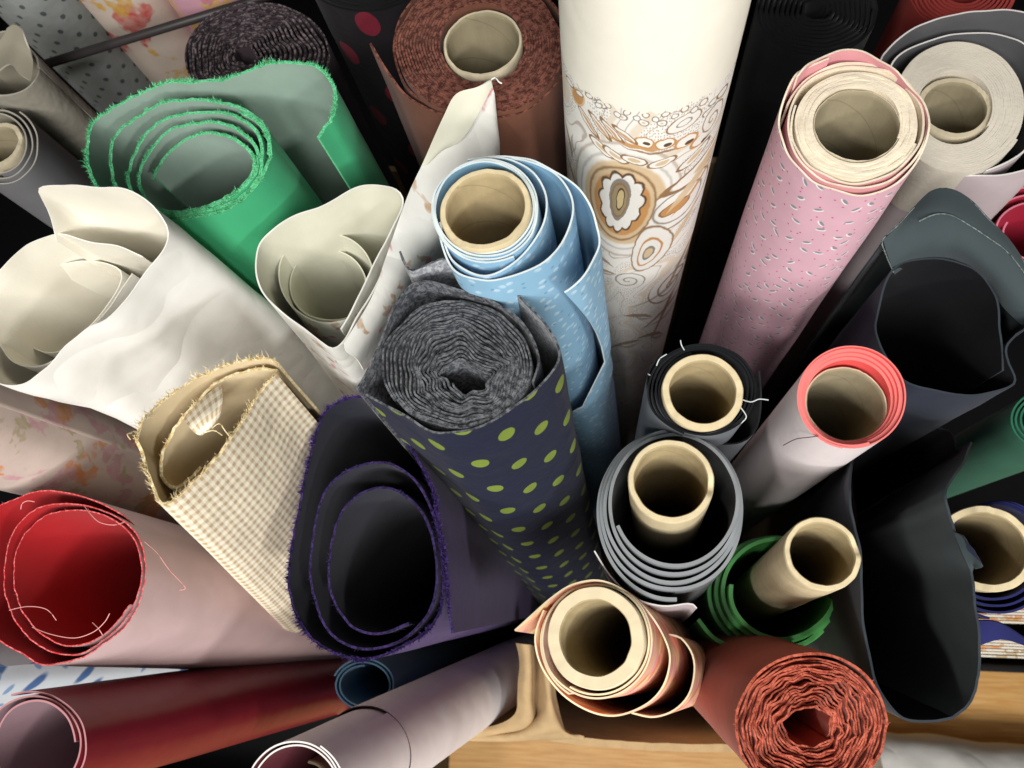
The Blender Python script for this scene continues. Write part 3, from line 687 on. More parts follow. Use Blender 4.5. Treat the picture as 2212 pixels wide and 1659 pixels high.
sheet(R, 'wound_layers', np.array([(cP.x+(PR-.002-.016*i/200)*math.cos(i*.25), cP.y+(PR-.002-.016*i/200)*math.sin(i*.25), -.002) for i in range(200)]), (PAI, PAI, PAI), th=.0018, raw=True, step=.004, depth=.05, seed=82)
tube(R, 'paper_core', 1440, -290, .0245, .021, CORES, -.002, seed=5, torn=.0016)

# ---- pink roll with feather flecks
PI = flecks('pink with feather flecks', '#dfb2c0', .01, ((.0, .0135, '#8f9299', .10, '#f6eef0', 2.4), (.21, .010, '#c9568a', .075, None, 1.2)), .2); PII = plain('rose inside', '#d99a9f', var=.06); PIE = plain('cream wound edge', '#efe2cb', var=.1, bumps=((700, .5, .0006), (60, .5, .002)))
R = Roll('fabric_roll', 'pink fabric roll with white feather flecks on a wide paper core', 1852, 268, .425, (.0, -.03))
tube(R, 'paper_core', 1852, 268, .0236, .0222, (CORES2[0], CORES2[1], PIE), .0, seed=7, torn=.0016)
sheet(R, 'wound_layers', spir((1851, 270), (134, 116), (1852, 267), (96, 84), 7, 20, (.01, .0, 4), (-.001, .0), 50), (PIE, PIE, PIE), th=.00150, step=.003, depth=.06, seed=91)
sheet(R, 'cream_layer', spir((1848, 272), (154, 140), (1851, 270), (140, 122), 2, 200, (.015, .01, 5), (-.002, -.0005), 50, 8, slack=5), (PII, PIE, PIE), th=.0012, step=.003, depth=.2, seed=92, rim=.0025)
sheet(R, 'outer_layer', [(1722, 165, .006), (1745, 140, .006), (1790, 115, .005), (1836, 104, .004), (1885, 118, .003), (1946, 165, .001), (1990, 220, 0), (2004, 275, 0), (1985, 340, -.001), (1940, 392, -.002), (1870, 420, -.003), (1800, 410, -.004), (1745, 385, -.004), (1700, 335, -.003), (1684, 280, -.001), (1690, 225, .002), (1715, 170, .005), (1740, 148, .004), (1790, 128, .003)], (PI, PII, PIE), th=.0011, wr=.0009, step=.0026, seed=93, rim=.003)

# ---- brown roll
BR = plain('brown fabric', '#7a4f3e', sheen=.3, var=.15); BRE = flecked('brown wound edge', '#4f2c26', '#8f5a4c', 260, .38, .62, var=.25)
R = Roll('fabric_roll', 'thick brown fabric roll on a paper core with one loose layer', 1040, 100, .50, (.0, -.02))
tube(R, 'paper_core', 1042, 90, .0262, .0236, CORES2, .002, seed=9, torn=.0016)
sheet(R, 'wound_layers', spir((1036, 100), (182, 146), (1042, 92), (90, 86), 15, 0, (.02, .015, 6), (0, 0), 46, 3, .6), (BR, BR, BRE), th=.0015, step=.003, depth=.06, seed=101, rim=.0016)
sheet(R, 'loose_outer_layer', [(800, 92, .012), (812, 112, .008), (828, 140, .004), (850, 172, .0), (875, 202, -.002), (925, 234, -.004), (985, 252, -.004), (1050, 258, -.004), (1120, 245, -.004), (1180, 205, -.004), (1215, 150, -.004), (1225, 90, -.004), (1205, 20, -.004), (1140, -35, -.004), (1040, -55, -.004), (930, -30, -.004), (870, 30, -.004), (850, 110, -.004), (880, 190, -.005), (940, 232, -.006)], (BR, BR, BRE), th=.0014, wr=.0008, step=.003, seed=102)

# ---- plum grey roll behind the green one
PL = plain('plum grey fabric', '#4a3f45', var=.2); PLE = flecked('plum grey wound edge', '#2c2428', '#8a7c80', 300, .42, .66, var=.3)
R = Roll('fabric_roll', 'plum and grey striped fabric roll wound tightly without a core', 556, 120, .60, (.0, 0))
sheet(R, 'wound_layers', spir((556, 120), (152, 112), (530, 118), (22, 18), 15, 0, (.015, .2, 5), (0, 0), 46, 4, .8), (PL, PL, PLE), th=.0018, step=.0035, depth=.06, seed=111, rim=.003)
sheet(R, 'outer_layer', ell(556, 122, 156, 116), (PL, PL, PLE), th=.0012, closed=True, seed=112, step=.004)

# ---- black roll with red dots
RDOT = polka('black with red dots', '#1d1a1e', '#742030', .060, .0092, (.004, -.012), 1.35)
BK = plain('black fabric', '#0c0c10', var=.1, sheen=.1)
R = Roll('fabric_roll', 'black fabric roll with large red dots', 790, -50, .56, (.0, -.01))
sheet(R, 'dotted_outer_layer', ell(790, -45, 122, 70, -90, 260, 18)+[(705, -70, 0), (688, -60, 0)], (RDOT, BK, BK), th=.0014, seed=121, wr=.0012, step=.004)
sheet(R, 'wound_layers', spir((790, -45), (114, 64), (790, -45), (40, 26), 7, 0, (.01, .05, 4)), (BK, BK, BK), th=.002, step=.005, depth=.08, seed=122)

# ---- white wound roll with charcoal wrap, right
SW = plain('white wound edge', '#ddd5c6', var=.07, bumps=((400, .4, .0006), (40, .4, .002))); SG = plain('grey vinyl backing', '#5b5b5e', **VINYL); SP = plain('lilac white outside', '#cbbcc0', var=.06); SE = plain('white vinyl edge', '#e6e2df')
R = Roll('fabric_roll', 'white tightly wound roll on a paper core inside a loose charcoal wrap', 2070, 228, .56, (.0, -.02))
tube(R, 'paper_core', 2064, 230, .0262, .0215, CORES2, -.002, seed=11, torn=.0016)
sheet(R, 'wound_layers', spir((2072, 230), (143, 141), (2064, 230), (82, 80), 14, 30, (.006, .004, 5), (0, 0), 46, 6, .3), (SW, SW, SW), th=.00150, step=.0035, depth=.06, seed=131, rim=.0004)
sheet(R, 'loose_wrap', [(1908, 118, .012), (1936, 88, .012), (1986, 55, .012), (2052, 34, .012), (2120, 24, .012), (2212, 26, .012), (2290, 70, .008), (2320, 160, .004), (2310, 260, 0), (2270, 340, -.004), (2200, 372, -.006), (2120, 380, -.006), (2040, 372, -.006), (1975, 335, -.006), (1935, 270, -.006), (1918, 200, -.004), (1932, 130, -.002), (2002, 90, 0), (2086, 72, 0), (2152, 74, 0), (2212, 96, 0), (2250, 150, -.002), (2255, 230, -.004), (2225, 310, -.006), (2186, 345, -.006), (2130, 370, -.006)], (SP, SG, SE), th=.0012, step=.003, seed=132, wr=.0004)

# ---- far red roll
R = Roll('fabric_roll', 'dull red fabric roll behind the charcoal wrapped white roll', 2080, -30, .68, (.0, -.01))
RF = plain('dull red fabric', '#a8413c', var=.12)
sheet(R, 'wound_layers', spir((2080, -25), (112, 84), (2080, -25), (40, 30), 8, 0, (.01, .02, 4)), (RF, RF, RF), th=.002, step=.005, depth=.08, seed=141)
sheet(R, 'outer_layer', ell(2080, -25, 116, 88), (RF, RF, RF), th=.0014, closed=True, step=.005, seed=142)

# ---- hot pink roll at the right
HP = plain('hot pink vinyl', '#d8456c', rough=.4, sheen=0, spec=.5, bumps=((30, .2, .003),), var=.06); HPI = plain('deep pink inside', '#b3213f', var=.06); HPE = plain('hot pink edge', '#ee8ba0')
R = Roll('fabric_roll', 'hot pink vinyl roll with several loose layers', 2228, 480, .64, (.06, .02))
sheet(R, 'coiled_sheet', spir((2228, 482), (128, 102), (2240, 505), (72, 54), 4.3, 100, (0, 0, 3), (0, -.004), 40), (HP, HPI, HPE), th=.0014, step=.003, seed=151)

# ---- black rolls in the dark corner
for lab, px, py, d, rx, ry in (('black velvety fabric roll in the dark behind the pink roll', 1765, 20, .62, 130, 100), ('black fabric roll squeezed between the pink roll and the charcoal wrapped roll', 1945, 330, .72, 60, 50)):
    R = Roll('fabric_roll', lab, px, py, d, (0, -.01))
    sheet(R, 'wound_layers', spir((px, py), (rx-4, ry-4), (px, py), (25, 18), 9, 0, (.02, .08, 4), jit=.6), (BK, BK, BK), th=.0018, step=.005, depth=.08, seed=161)
    sheet(R, 'outer_layer', ell(px, py, rx, ry), (BK, BK, BK), th=.0014, closed=True, step=.005, seed=162)

# ---- big slate roll at the right, wide open
NV = plain('slate navy fabric', '#232a3c', sheen=.25, var=.1); NVI = plain('grey green backing dark', '#414b4e', sheen=.2, var=.08); NVE = plain('slate cut edge', '#363d43')
R = Roll('fabric_roll', 'large slate navy fabric roll gaping open with a slumped grey collar', 2050, 700, .50, (.03, -.0))
rimN = [(1908, 520, .016), (1940, 490, .016), (1975, 450, .018), (2012, 416, .02), (2052, 412, .02), (2096, 436, .018), (2136, 476, .015), (2176, 522, .012), (2215, 580, .008), (2240, 650, .004), (2225, 700, 0), (2195, 722, 0), (2174, 748, 0), (2178, 780, 0), (2194, 820, 0), (2176, 838, 0), (2119, 852, 0), (2069, 852, 0), (2019, 841, 0), (1955, 822, 0), (1914, 768, 0), (1893, 718, 0), (1897, 678, 0), (1909, 620, .001), (1930, 580, .002), (1969, 562, .002), (2040, 560, .001), (2110, 585, 0), (2150, 640, 0), (2160, 720, -.002), (2165, 800, -.004)]
NK = plain('black navy and shaded inside', '#0d0e14')  # also paints the shade inside the crushed roll
sheet(R, 'collar', rimN[:12], (NV, NVI, NVE), th=.0013, wr=.001, step=.0028, seed=171, fray=.0006)
sheet(R, 'coiled_sheet', rimN[11:], (NV, NK, NVE), th=.0013, wr=.001, step=.0028, seed=172, fray=.0003)
patch(R, 'slumped_collar', [
    [(1907, 518, .016), (1940, 486, .020), (1975, 448, .023), (2012, 413, .025), (2052, 410, .025), (2096, 434, .023), (2136, 474, .020), (2176, 520, .016), (2222, 580, .010)],
    [(1916, 548, .010), (1950, 505, .019), (1985, 474, .025), (2020, 462, .028), (2052, 464, .028), (2094, 486, .026), (2136, 515, .022), (2178, 548, .018), (2224, 606, .010)],
    [(1926, 575, .002), (1955, 545, .010), (1990, 528, .015), (2022, 522, .017), (2056, 524, .017), (2096, 545, .015), (2140, 580, .011), (2184, 622, .006), (2226, 660, .002)],
    [(1931, 592, -.012), (1958, 572, -.008), (1992, 562, -.006), (2026, 560, -.006), (2060, 564, -.006), (2100, 585, -.007), (2140, 622, -.009), (2180, 670, -.012), (2216, 710, -.014)]],
    (NVI, NVI, NVE), th=.0013, n=(18, 40), wr=.003)

NVT = flecked('pale fray', '#566160', '#7f8a88', 500)
thread(R, [(1985, 478, .028), (2020, 463, .030), (2055, 465, .030), (2095, 487, .028), (2136, 514, .024), (2178, 546, .020), (2222, 602, .012)], NVT, .0005, 'frayed_fold')
thread(R, [(2052, 412, .026), (2096, 434, .024), (2136, 474, .021), (2176, 520, .017), (2222, 580, .011)], NVT, .0005, 'frayed_fold')
thread(R, [(1930, 588, .0), (1912, 545, .010), (1907, 518, .017), (1940, 486, .021), (1975, 448, .024)], NVT, .0005, 'frayed_fold')

# ---- second slate roll, crushed long loop
R = Roll('fabric_roll', 'crushed slate fabric roll with a long narrow opening and frayed rim', 1985, 1260, .43, (.14, 0))
rimN2 = [(2100, 955, -.10), (2079, 1012, -.03), (2042, 1060, 0), (2050, 1112, 0), (2072, 1168, 0), (2102, 1236, 0), (2108, 1318, 0), (2116, 1412, 0), (2108, 1488, 0), (2088, 1528, 0), (2058, 1551, 0), (2011, 1558, 0), (1947, 1550, 0), (1897, 1484, 0), (1877, 1412, 0), (1862, 1318, 0), (1860, 1206, 0), (1846, 1142, 0), (1838, 1050, -.01), (1848, 985, -.07), (1890, 935, -.14), (1970, 920, -.16), (2050, 930, -.15), (2070, 975, -.10)]
o, rm, nn = sheet(R, 'right_side', rimN2[:11], (NV, NVI, NVE), th=.0013, wr=.0022, step=.0028, seed=181, fray=.001, inward=True)
fringe(R, rm, nn, NVE, 250, .002, .00014, .8, 12, parent=o)
o, rm, nn = sheet(R, 'coiled_sheet', rimN2[10:], (NV, NK, NVE), th=.0013, wr=.0016, step=.0028, seed=182, fray=.001)  # same backing as right_side, coloured black for the shade inside the loop
fringe(R, rm, nn, NVE, 200, .002, .00014, .8, 10, parent=o)
patch(R, 'torn_tip', [[(2062, 1150, .0), (2080, 1195, .001), (2100, 1240, 0)], [(2080, 1158, .004), (2102, 1190, .006), (2104, 1222, .002)], [(2092, 1190, .006), (2122, 1222, .008), (2106, 1228, .004)]], (NVI, NV, NVE), n=(6, 10))

# ---- black roll on a core
XB = plain('slate outside', '#6b7076', var=.08); XK = plain('black lining', '#15171b', var=.1, rough=.6)
R = Roll('fabric_roll', 'slim black lined fabric roll on a paper core with stray white threads', 1520, 845, .475, (.0, -.01))
tube(R, 'paper_core', 1518, 845, .0248, .0199, CORES, .003, seed=13, torn=.0016)
sheet(R, 'coiled_sheet', spir((1519, 842), (120, 101), (1519, 845), (94, 88), 3.4, 110, (.008, .004, 4), (0, -.002), 44, 5, slack=5), (XB, XK, XK), th=.0011, step=.003, seed=191, rim=.002)
sheet(R, 'loose_outer_layer', [(1640, 800, -.004), (1644, 860, -.012), (1634, 925, -.03), (1600, 955, -.05), (1540, 958, -.05), (1470, 945, -.05), (1420, 905, -.03), (1400, 850, -.01), (1402, 800, -.004), (1430, 762, -.002)], (XB, XK, XK), th=.0011, step=.003, seed=192)
WT = plain('white thread', '#cfd6d4')
for pp in ([(1600, 862, .0), (1622, 868, .003), (1640, 862, .004), (1660, 864, .003)], [(1478, 756, .0), (1472, 745, .004), (1470, 735, .005)], [(1440, 765, .002), (1425, 775, .002), (1418, 790, .0)], [(1404, 810, .0), (1400, 808, .003)], [(1600, 880, .001), (1612, 900, .0), (1600, 915, -.002)]):
    thread(R, pp, WT, .0004)

# ---- coral lined white tube
CT = plain('white paper backing', '#eadfe0', var=.04, rough=.6, spec=.4, bumps=((25, .3, .003),)); CTI = plain('coral vinyl', '#ee5f5c', rough=.4, sheen=0, spec=.5, bumps=((40, .2, .002),), var=.05); CTE = plain('coral edge', '#f2837f')
R = Roll('fabric_roll', 'slim white backed roll with coral lining on a paper core', 1838, 860, .44, (.0, -.035))
tube(R, 'paper_core', 1828, 872, .0236, .0217, CORES2, -.010, seed=15, torn=.0016)
sheet(R, 'coral_layers', spir((1840, 858), (113, 107), (1832, 868), (93, 88), 3.2, 70, (.003, .003, 3), (0, -.007), 44), (CTI, CTI, CTE), th=.0021, step=.003, depth=.1, seed=201, rim=.0006)
sheet(R, 'outer_layer', spir((1840, 858), (117, 111), (1840, 858), (115, 109), 1.15, 100, (0, 0, 3), (.0, .0), 44), (CT, CTI, CTE), th=.0009, step=.003, seed=202, rim=.0005)
HT = plain('dark hair thread', '#5b4546')
thread(R, [(1768, 942, .001), (1745, 945, .001), (1718, 949, -.002), (1692, 962, -.01)], HT, .0003)

# ---- grey vinyl roll standing loosely round its core
YG = plain('silver grey vinyl', '#8d9095', **VINYL); YK = plain('black felt inside', '#111114', var=.1); YE = plain('grey vinyl edge', '#8e9295', rough=.5)
YW = plain('lilac white paper', '#ccc3c8', var=.05)
R = Roll('fabric_roll', 'grey vinyl roll with black inside coiled loosely around a tall paper core', 1448, 1085, .46, foot=(1415, 1320))
tube(R, 'paper_core', 1449, 1038, .0252, .0213, CORES, .012, seed=17, notch=(-8, 14, .004))
sheet(R, 'coiled_sheet', spir((1448, 1112), (160, 182), (1458, 1080), (132, 140), 4.2, 85, (0.003, .003, 3), (-.024, 0), 46, 3, slack=8), (YG, YK, YE), th=.0021, step=.003, seed=211)
sheet(R, 'loose_end', [(1284, 1190, -.03), (1320, 1246, -.03), (1370, 1291, -.03), (1430, 1309, -.03), (1490, 1304, -.03), (1505, 1314, -.03)], (YW, YK, SE), th=.0009, step=.003, seed=212, inward=False, depth=.5)

# ---- green vinyl roll round a core
ZG = plain('grass green vinyl', '#5fb363', **VINYL); ZI = plain('grass green inside', '#58ad5c', **VINYL); ZE = plain('light green edge', '#8fcf8e')
R = Roll('fabric_roll', 'grass green vinyl roll coiled low around a tall torn paper core', 1690, 1290, .545, foot=(1500, 1390))
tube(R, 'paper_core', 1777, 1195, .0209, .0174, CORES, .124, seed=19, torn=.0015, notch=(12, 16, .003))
sheet(R, 'coiled_sheet', spir((1668, 1282), (142, 122), (1690, 1270), (112, 108), 3.4, 40, (.01, .006, 3), (-.030, .012), 46, 4, slack=8), (ZG, ZI, ZG), th=.0028, step=.003, seed=221)
sheet(R, 'loose_end', [(1508, 1338, -.01), (1545, 1380, -.008), (1600, 1400, -.006), (1660, 1404, -.006), (1740, 1388, -.006), (1790, 1340, -.006)], (ZG, ZI, ZG), th=.0028, step=.003, seed=222, depth=.4)

# ---- peach roll
HO = flecks('peach and cream print', '#f0bb9c', .02, ((.0, .03, '#e58f6a', .30, None, 1.5), (.2, .022, '#f1d9a0', .22, None, 2.0), (.5, .026, '#e9a6ae', .22, None, 1.6)), .3); HI = plain('pale rose inside', '#e7c3b4', var=.05); HE = plain('cream cut edge', '#e6d6b4', var=.05)
R = Roll('fabric_roll', 'peach printed fabric roll on a paper core with a small loose tab', 1290, 1385, .455, foot=(1570, 1430))
tube(R, 'paper_core', 1284, 1376, .0294, .0214, (HE, COREIN, HE), .004, seed=21, torn=.0016)
sheet(R, 'wound_layers', spir((1290, 1388), (122, 128), (1287, 1382), (113, 118), 2.0, 120, (.004, .002, 3), (-.006, -.002), 44), (HO, HI, HE), th=.0011, step=.003, depth=.8, seed=231)
sheet(R, 'outer_layer', [(1112, 1362, .003), (1148, 1330, .002), (1190, 1292, 0), (1240, 1262, 0), (1300, 1255, 0), (1362, 1285, -.006), (1410, 1335, -.016), (1442, 1395, -.028), (1446, 1440, -.036), (1428, 1490, -.040), (1390, 1525, -.040), (1330, 1546, -.036), (1270, 1535, -.028), (1210, 1495, -.018), (1168, 1435, -.008), (1156, 1375, -.002), (1175, 1318, -.002)], (HO, HO, HE), th=.0011, step=.0028, seed=232)
sheet(R, 'loose_outer_layer', [(1440, 1370, -.05), (1470, 1378, -.05), (1494, 1410, -.05), (1500, 1450, -.05), (1488, 1500, -.05), (1455, 1535, -.05), (1410, 1549, -.05), (1364, 1540, -.05)], (HO, HI, HE), th=.0011, step=.003, seed=233)

# ---- terracotta roll, leaning out at the front
TE = plain('terracotta fabric', '#ad5644', sheen=.3, var=.12); TEE = flecked('terracotta cut edge', '#94402f', '#cb6b54', 320, .36, .62, var=.25, sheen=.3)
R = Roll('fabric_roll', 'terracotta fabric roll with wrinkled wound layers leaning over the box edge', 1748, 1562, .405, (-.03, .03))
o, rm, nn = sheet(R, 'wound_layers', spir((1752, 1566), (158, 148), (1746, 1570), (46, 46), 19, 30, (.01, .03, 5), (0, -.006), 64, 9, 1.0, ((13, .020), (9, .06))), (TE, TE, TEE), th=.0009, step=.0024, depth=.3, seed=241, rim=.007)
fringe(R, rm, nn, TEE, 1400, .0022, .0002, 1.2, 21, parent=o)
o, rm, nn = sheet(R, 'outer_layer', ell(1752, 1566, 164, 155), (TE, TE, TEE), th=.0014, closed=True, wr=.001, step=.003, seed=242, rim=.003)
fringe(R, rm, nn, TEE, 500, .003, .0003, .8, 11, parent=o)

# ---- core with navy fabric at the right edge
NB = plain('navy blue fabric', '#23265a', sheen=.3, var=.12)
R = Roll('fabric_roll', 'navy blue fabric roll on a torn paper core beside the crushed slate roll', 2134, 1183, .47, (.19, 0))
tube(R, 'paper_core', 2134, 1183, .0262, .0214, CORES, .004, seed=23, torn=.006, notch=(135, 40, .006))
sheet(R, 'coiled_sheet', spir((2160, 1210), (128, 128), (2145, 1190), (100, 102), 3.2, 100, (.01, .01, 4), (-.016, -.012), 44), (NB, NB, NB), th=.0014, step=.003, seed=251)
patch(R, 'loose_tip', [[(2110, 1340, -.02), (2160, 1345, -.02), (2230, 1390, -.02)], [(2112, 1395, -.03), (2165, 1380, -.028), (2230, 1400, -.022)]], (NB, NB, NB), n=(5, 12))

# ---- maroon vinyl roll at the lower left
MA = plain('maroon vinyl', '#7a1a27', rough=.36, sheen=0, spec=.5, bumps=((14, .35, .006),), var=.08); MAI = plain('mauve grey inside', '#8a7078', var=.05); MAE = plain('maroon pale edge', '#c08a8e')
R = Roll('fabric_roll', 'shiny maroon vinyl roll with mauve grey inside', 82, 1605, .45, foot=(1120, 1390))
sheet(R, 'coiled_sheet', spir((66, 1616), (124, 122), (82, 1606), (80, 90), 2.3, 250, (0, 0, 3), (-.004, 0), 44), (MA, MAI, MAE), th=.0012, step=.003, seed=261, wr=.0005)

# ---- lilac white roll at the front
JW = plain('lilac white vinyl', '#f3edef', rough=.6, spec=.3, sheen=0, bumps=((14, .25, .006), (-10, .3, .01)), var=.05); JI = plain('wine red inside', '#5e1f2c', var=.08)
R = Roll('fabric_roll', 'lilac white roll with wine red inside lying against the box front', 640, 1720, .47, foot=(1290, 1345))
sheet(R, 'coiled_sheet', spir((636, 1722), (112, 128), (640, 1720), (94, 108), 2.2, 300, (0, 0, 3), (0, -.004), 44), (JW, JI, SE), th=.0011, step=.003, seed=271, wr=.0006)
tube(R, 'paper_core', 660, 1712, .021, .0185, CORES, -.07, seed=25, torn=.0016)
LJ = R.pts(spir((636, 1722), (114, 130), (636, 1722), (114, 130), 1.06, 300, (0, 0, 3))); LJ[:, 2] -= .095
sheet(R, 'outer_wrap', LJ, (JW, JI, HT), th=.0008, raw=True, step=.003, seed=272)

# ---- small blue roll between
LB = plain('steel blue fabric', '#4d6e88', var=.08); LBI = plain('steel blue inside', '#5f84a0', var=.06)
R = Roll('fabric_roll', 'small steel blue roll low between the purple and the lilac white roll', 786, 1478, .66, (.0, 0))
sheet(R, 'coiled_sheet', spir((786, 1480), (68, 58), (786, 1480), (50, 42), 2.2, 200, (.01, 0, 3), (0, -.004)), (LB, LBI, LBI), th=.0014, step=.004, seed=281)

# ---- white roll with blue print under the red one
IB = flecks('white with blue strokes', '#c9d2da', .02, ((.0, .03, '#4a6a9c', .16, None, 2.6), (.2, .024, '#7f9cc0', .12, None, 2.0)), .2)
R = Roll('fabric_roll', 'white fabric roll printed with blue strokes under the red roll', -230, 1450, .52, foot=(1000, 1350))
sheet(R, 'outer_layer', ell(-230, 1450, 120, 110), (IB, SW, SW), th=.0012, closed=True, step=.004, seed=291)
sheet(R, 'wound_layers', spir((-230, 1450), (114, 104), (-230, 1450), (60, 50), 9), (SW, SW, SW), th=.0016, step=.005, depth=.06, seed=292)

# ---- orange floral roll at the left
OF = floral('white with orange flowers', '#cbb9b0', .05, (('#d38f5c', .0, 1.0, .20), ('#c79aa0', .02, 1.2, .15), ('#ad9f7c', .035, 1.5, .12)), var=.1)
R = Roll('fabric_roll', 'pale fabric roll with orange and pink flowers below the white roll', -230, 850, .50, foot=(960, 1230))
sheet(R, 'outer_layer', ell(-230, 850, 150, 150), (OF, SW, SW), th=.0012, closed=True, step=.004, seed=301)
sheet(R, 'wound_layers', spir((-230, 850), (144, 144), (-230, 850), (70, 70), 9), (SW, SW, SW), th=.0018, step=.005, depth=.06, seed=302)

# ---- grey rolls at the upper left
GG = plain('warm grey fabric', '#9a9488', var=.06, bumps=((900, .2, .0004), (30, .6, .006))); GGI = plain('warm grey inside', '#8d8778', var=.06); GGE = plain('pale grey edge', '#b5b0a4')
R = Roll('fabric_roll', 'warm grey fabric roll with its end folded in', 20, 130, .60, (.02, -.02))
sheet(R, 'outer_layer', [(82, 145, 0), (74, 120, .004), (50, 95, .012), (20, 70, .02), (-20, 80, .018), (-60, 120, .008), (-65, 170, .002), (-30, 200, 0), (20, 205, 0), (60, 190, 0), (80, 160, 0), (76, 135, -.002), (50, 120, -.004), (10, 125, -.004), (-20, 150, -.006)], (GG, GGI, GGE), th=.0014, wr=.0012, step=.003, seed=311)
patch(R, 'folded_end', [[(15, 62, .024), (30, 52, .026), (48, 62, .024), (58, 90, .018)], [(-10, 110, .012), (20, 100, .014), (45, 105, .014), (72, 128, .008)], [(-20, 170, .006), (20, 140, .012), (42, 160, .010), (66, 176, .004)]], (GG, GGI, GGE), n=(14, 20), wr=.003)
R = Roll('fabric_roll', 'grey fabric roll on a paper core beside the folded grey roll', 0, 312, .58, (.02, -.02))
tube(R, 'paper_core', -6, 312, .0200, .0155, CORES2, .002, seed=27, torn=.0016)
GD = plain('slate grey fabric', '#77777a', var=.06)
sheet(R, 'coiled_sheet', spir((0, 316), (84, 86), (-6, 312), (60, 62), 2.4, 300, (0, 0, 3), (-.006, 0)), (GD, GGI, GGE), th=.0012, step=.003, seed=321)

# ---- rolls on the rack behind, and the rack rail
DG = polka('grey with dark dots', '#8f9391', '#4d5857', .022, .0026); FB = floral('beige with red flowers', '#cdbdb0', .06, (('#c2554f', .0, 1.0, .2), ('#c9a04a', .02, 1.3, .12)), var=.1); PB = floral('pink with yellow sprigs', '#d9a3b4', .05, (('#d8b24a', .0, 1.0, .15), ('#c97a92', .02, 1.2, .15)), var=.06)
BG2 = 'rolls behind the black rail'
for lab, mat, px, py, rx, ry, d in (('grey fabric roll with dark green dots behind the rail', DG, 10, -90, 105, 85, .66), ('beige fabric roll with red flowers behind the rail', FB, 205, -95, 108, 80, .68), ('pink fabric roll with yellow sprigs behind the rail', PB, 400, -105, 100, 70, .66)):
    R = Roll('fabric_roll', lab, px, py, d, (0, .0), .001, group=BG2)
    sheet(R, 'outer_layer', ell(px, py, rx, ry), (mat, SW, SW), th=.0012, closed=True, step=.004, seed=331)
    sheet(R, 'wound_layers', spir((px, py), (rx-6, ry-6), (px, py), (40, 30), 9), (SW, SW, SW), th=.0018, step=.006, depth=.06, seed=332)
BM = plain('black painted steel', '#3a3636', rough=.45, sheen=0, spec=.5, bumps=(), var=.1)
rk = bpy.data.objects.new('display_rack', None); C.objects.link(rk)
a = at_depth(-120, 186, .655); b = at_depth(1020, -123, .655); a.z = b.z = (a.z+b.z)/2
rk.location = (a.x, a.y, 0); tag(rk, 'black steel display rack with a slim rail in front of the printed rolls', 'rack')
def bar(name, p, q, r, n=14):
    t = (q-p).normalized(); x = t.orthogonal().normalized(); y = t.cross(x); V = []; F = []
    for s in (p, q):
        for i in range(n): V.append(s+(x*math.cos(i*2*math.pi/n)+y*math.sin(i*2*math.pi/n))*r-rk.location)
    for i in range(n): F.append((i, (i+1) % n, n+(i+1) % n, n+i))
    F += [tuple(range(n))[::-1], tuple(range(n, 2*n))]
    o = mesh_obj(name, V, F, [BM], None, None, rk); return o
bar('rail', a, b, .0038)
bar('post', Vector((a.x, a.y, 0)), a, .006); bar('post', Vector((b.x, b.y, 0)), b, .006)

# ---- green roll at the right edge
GRD = plain('teal green fabric', '#2a6a52', sheen=.2)
R = Roll('fabric_roll', 'teal green fabric roll half hidden behind the slate roll', 2310, 905, .56, (.06, 0))
sheet(R, 'outer_layer', spir((2290, 905), (110, 74), (2290, 905), (80, 50), 3, 0), (GRD, GRD, GRD), th=.0014, step=.004, seed=341)

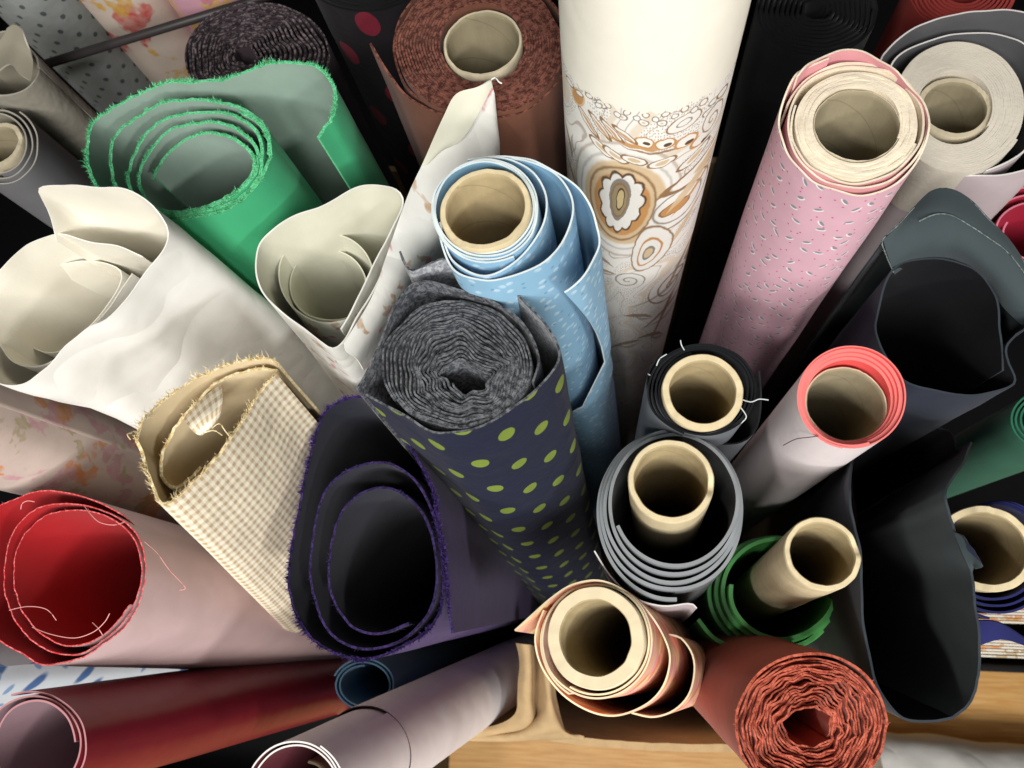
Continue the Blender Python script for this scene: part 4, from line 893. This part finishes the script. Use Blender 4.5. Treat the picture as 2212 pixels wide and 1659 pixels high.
# ---- things on the floor beyond the box, right
def lying(name, label, p, q, r, mats, seed, cat='fabric roll'):
    d = q-p; L = d.length; o = bpy.data.objects.new(name, None); C.objects.link(o)
    M = Matrix((d.normalized(), Vector((0, 0, 1)).cross(d.normalized()), Vector((0, 0, 1)))).transposed().to_4x4(); M.translation = Vector((p.x, p.y, 0)); o.matrix_world = M
    tag(o, label, cat)
    V = []; F = []; U = []; na, nl = 64, 30
    for j in range(nl+1):
        for i in range(na+1):
            a = 2*math.pi*1.12*i/na+.9; k = r*(1+.05*math.sin(a*2+seed))+.0015*i/na+.006*noise.noise((j*.25, math.cos(a)*1.5, math.sin(a)*1.5+seed))
            V.append((L*j/nl, k*math.cos(a), max(.002, r*1.0+k*math.sin(a)))); U.append((r*a, L*j/nl))
    for j in range(nl):
        for i in range(na):
            q_ = j*(na+1)+i; F.append((q_, q_+na+1, q_+na+2, q_+1))
    mesh_obj('outer_layer', V, F, [mats[0]], None, U, o)
    for x in (0.0, L):
        V = []; F = []; nn_ = 200
        for i in range(nn_):
            a = i*.22; rr = r*.96*(1-i/nn_*.8)
            for rr2 in (rr, rr-.0022): V.append((x+(.002 if x == 0 else -.002), rr2*math.cos(a), r+rr2*math.sin(a)))
        for i in range(nn_-1): F.append((2*i, 2*i+1, 2*i+3, 2*i+2))
        mesh_obj('wound_end', V, F, [mats[1]], None, None, o)
lying('fabric_roll', 'plain white fabric roll lying on the wooden floor outside the box', at_z(1880, 1700, .09), at_z(2420, 1760, .09), .085, (WH, WHE), 3)
ff = floral('white with orange and gold flowers', '#e8dfce', .05, (('#d98a45', .0, 1.0, .25), ('#b9965a', .02, 1.3, .16)), var=.08)
c = at_z(2215, 1362, .62)
bt = bpy.data.objects.new('fabric_bolt', None); C.objects.link(bt); bt.location = (c.x, c.y, .0095)
tag(bt, 'flat bolt of white fabric with orange flowers standing outside the box', 'fabric bolt')
class Fake: pass
FB_ = Fake(); FB_.o = bt; FB_.L = .61
rr = []
for a in np.linspace(0, 2*math.pi, 60):
    k = 1.0; rr.append((.13*np.sign(math.cos(a))*abs(math.cos(a))**.35, .028*np.sign(math.sin(a))*abs(math.sin(a))**.6, 0))
sheet(FB_, 'outer_layer', np.array(rr), (ff, ff, ff), raw=True, th=.002, step=.004, seed=351)
rr2 = []
for i in range(400):
    a = i*2*math.pi/60; k = 1-i/400*.75; rr2.append((.128*(1-.05*i/400)*np.sign(math.cos(a))*abs(math.cos(a))**.35, .027*k*np.sign(math.sin(a))*abs(math.sin(a))**.6, -.001))
sheet(FB_, 'folded_layers', np.array(rr2), (ff, ff, ff), raw=True, th=.0022, step=.004, depth=.06, seed=352)
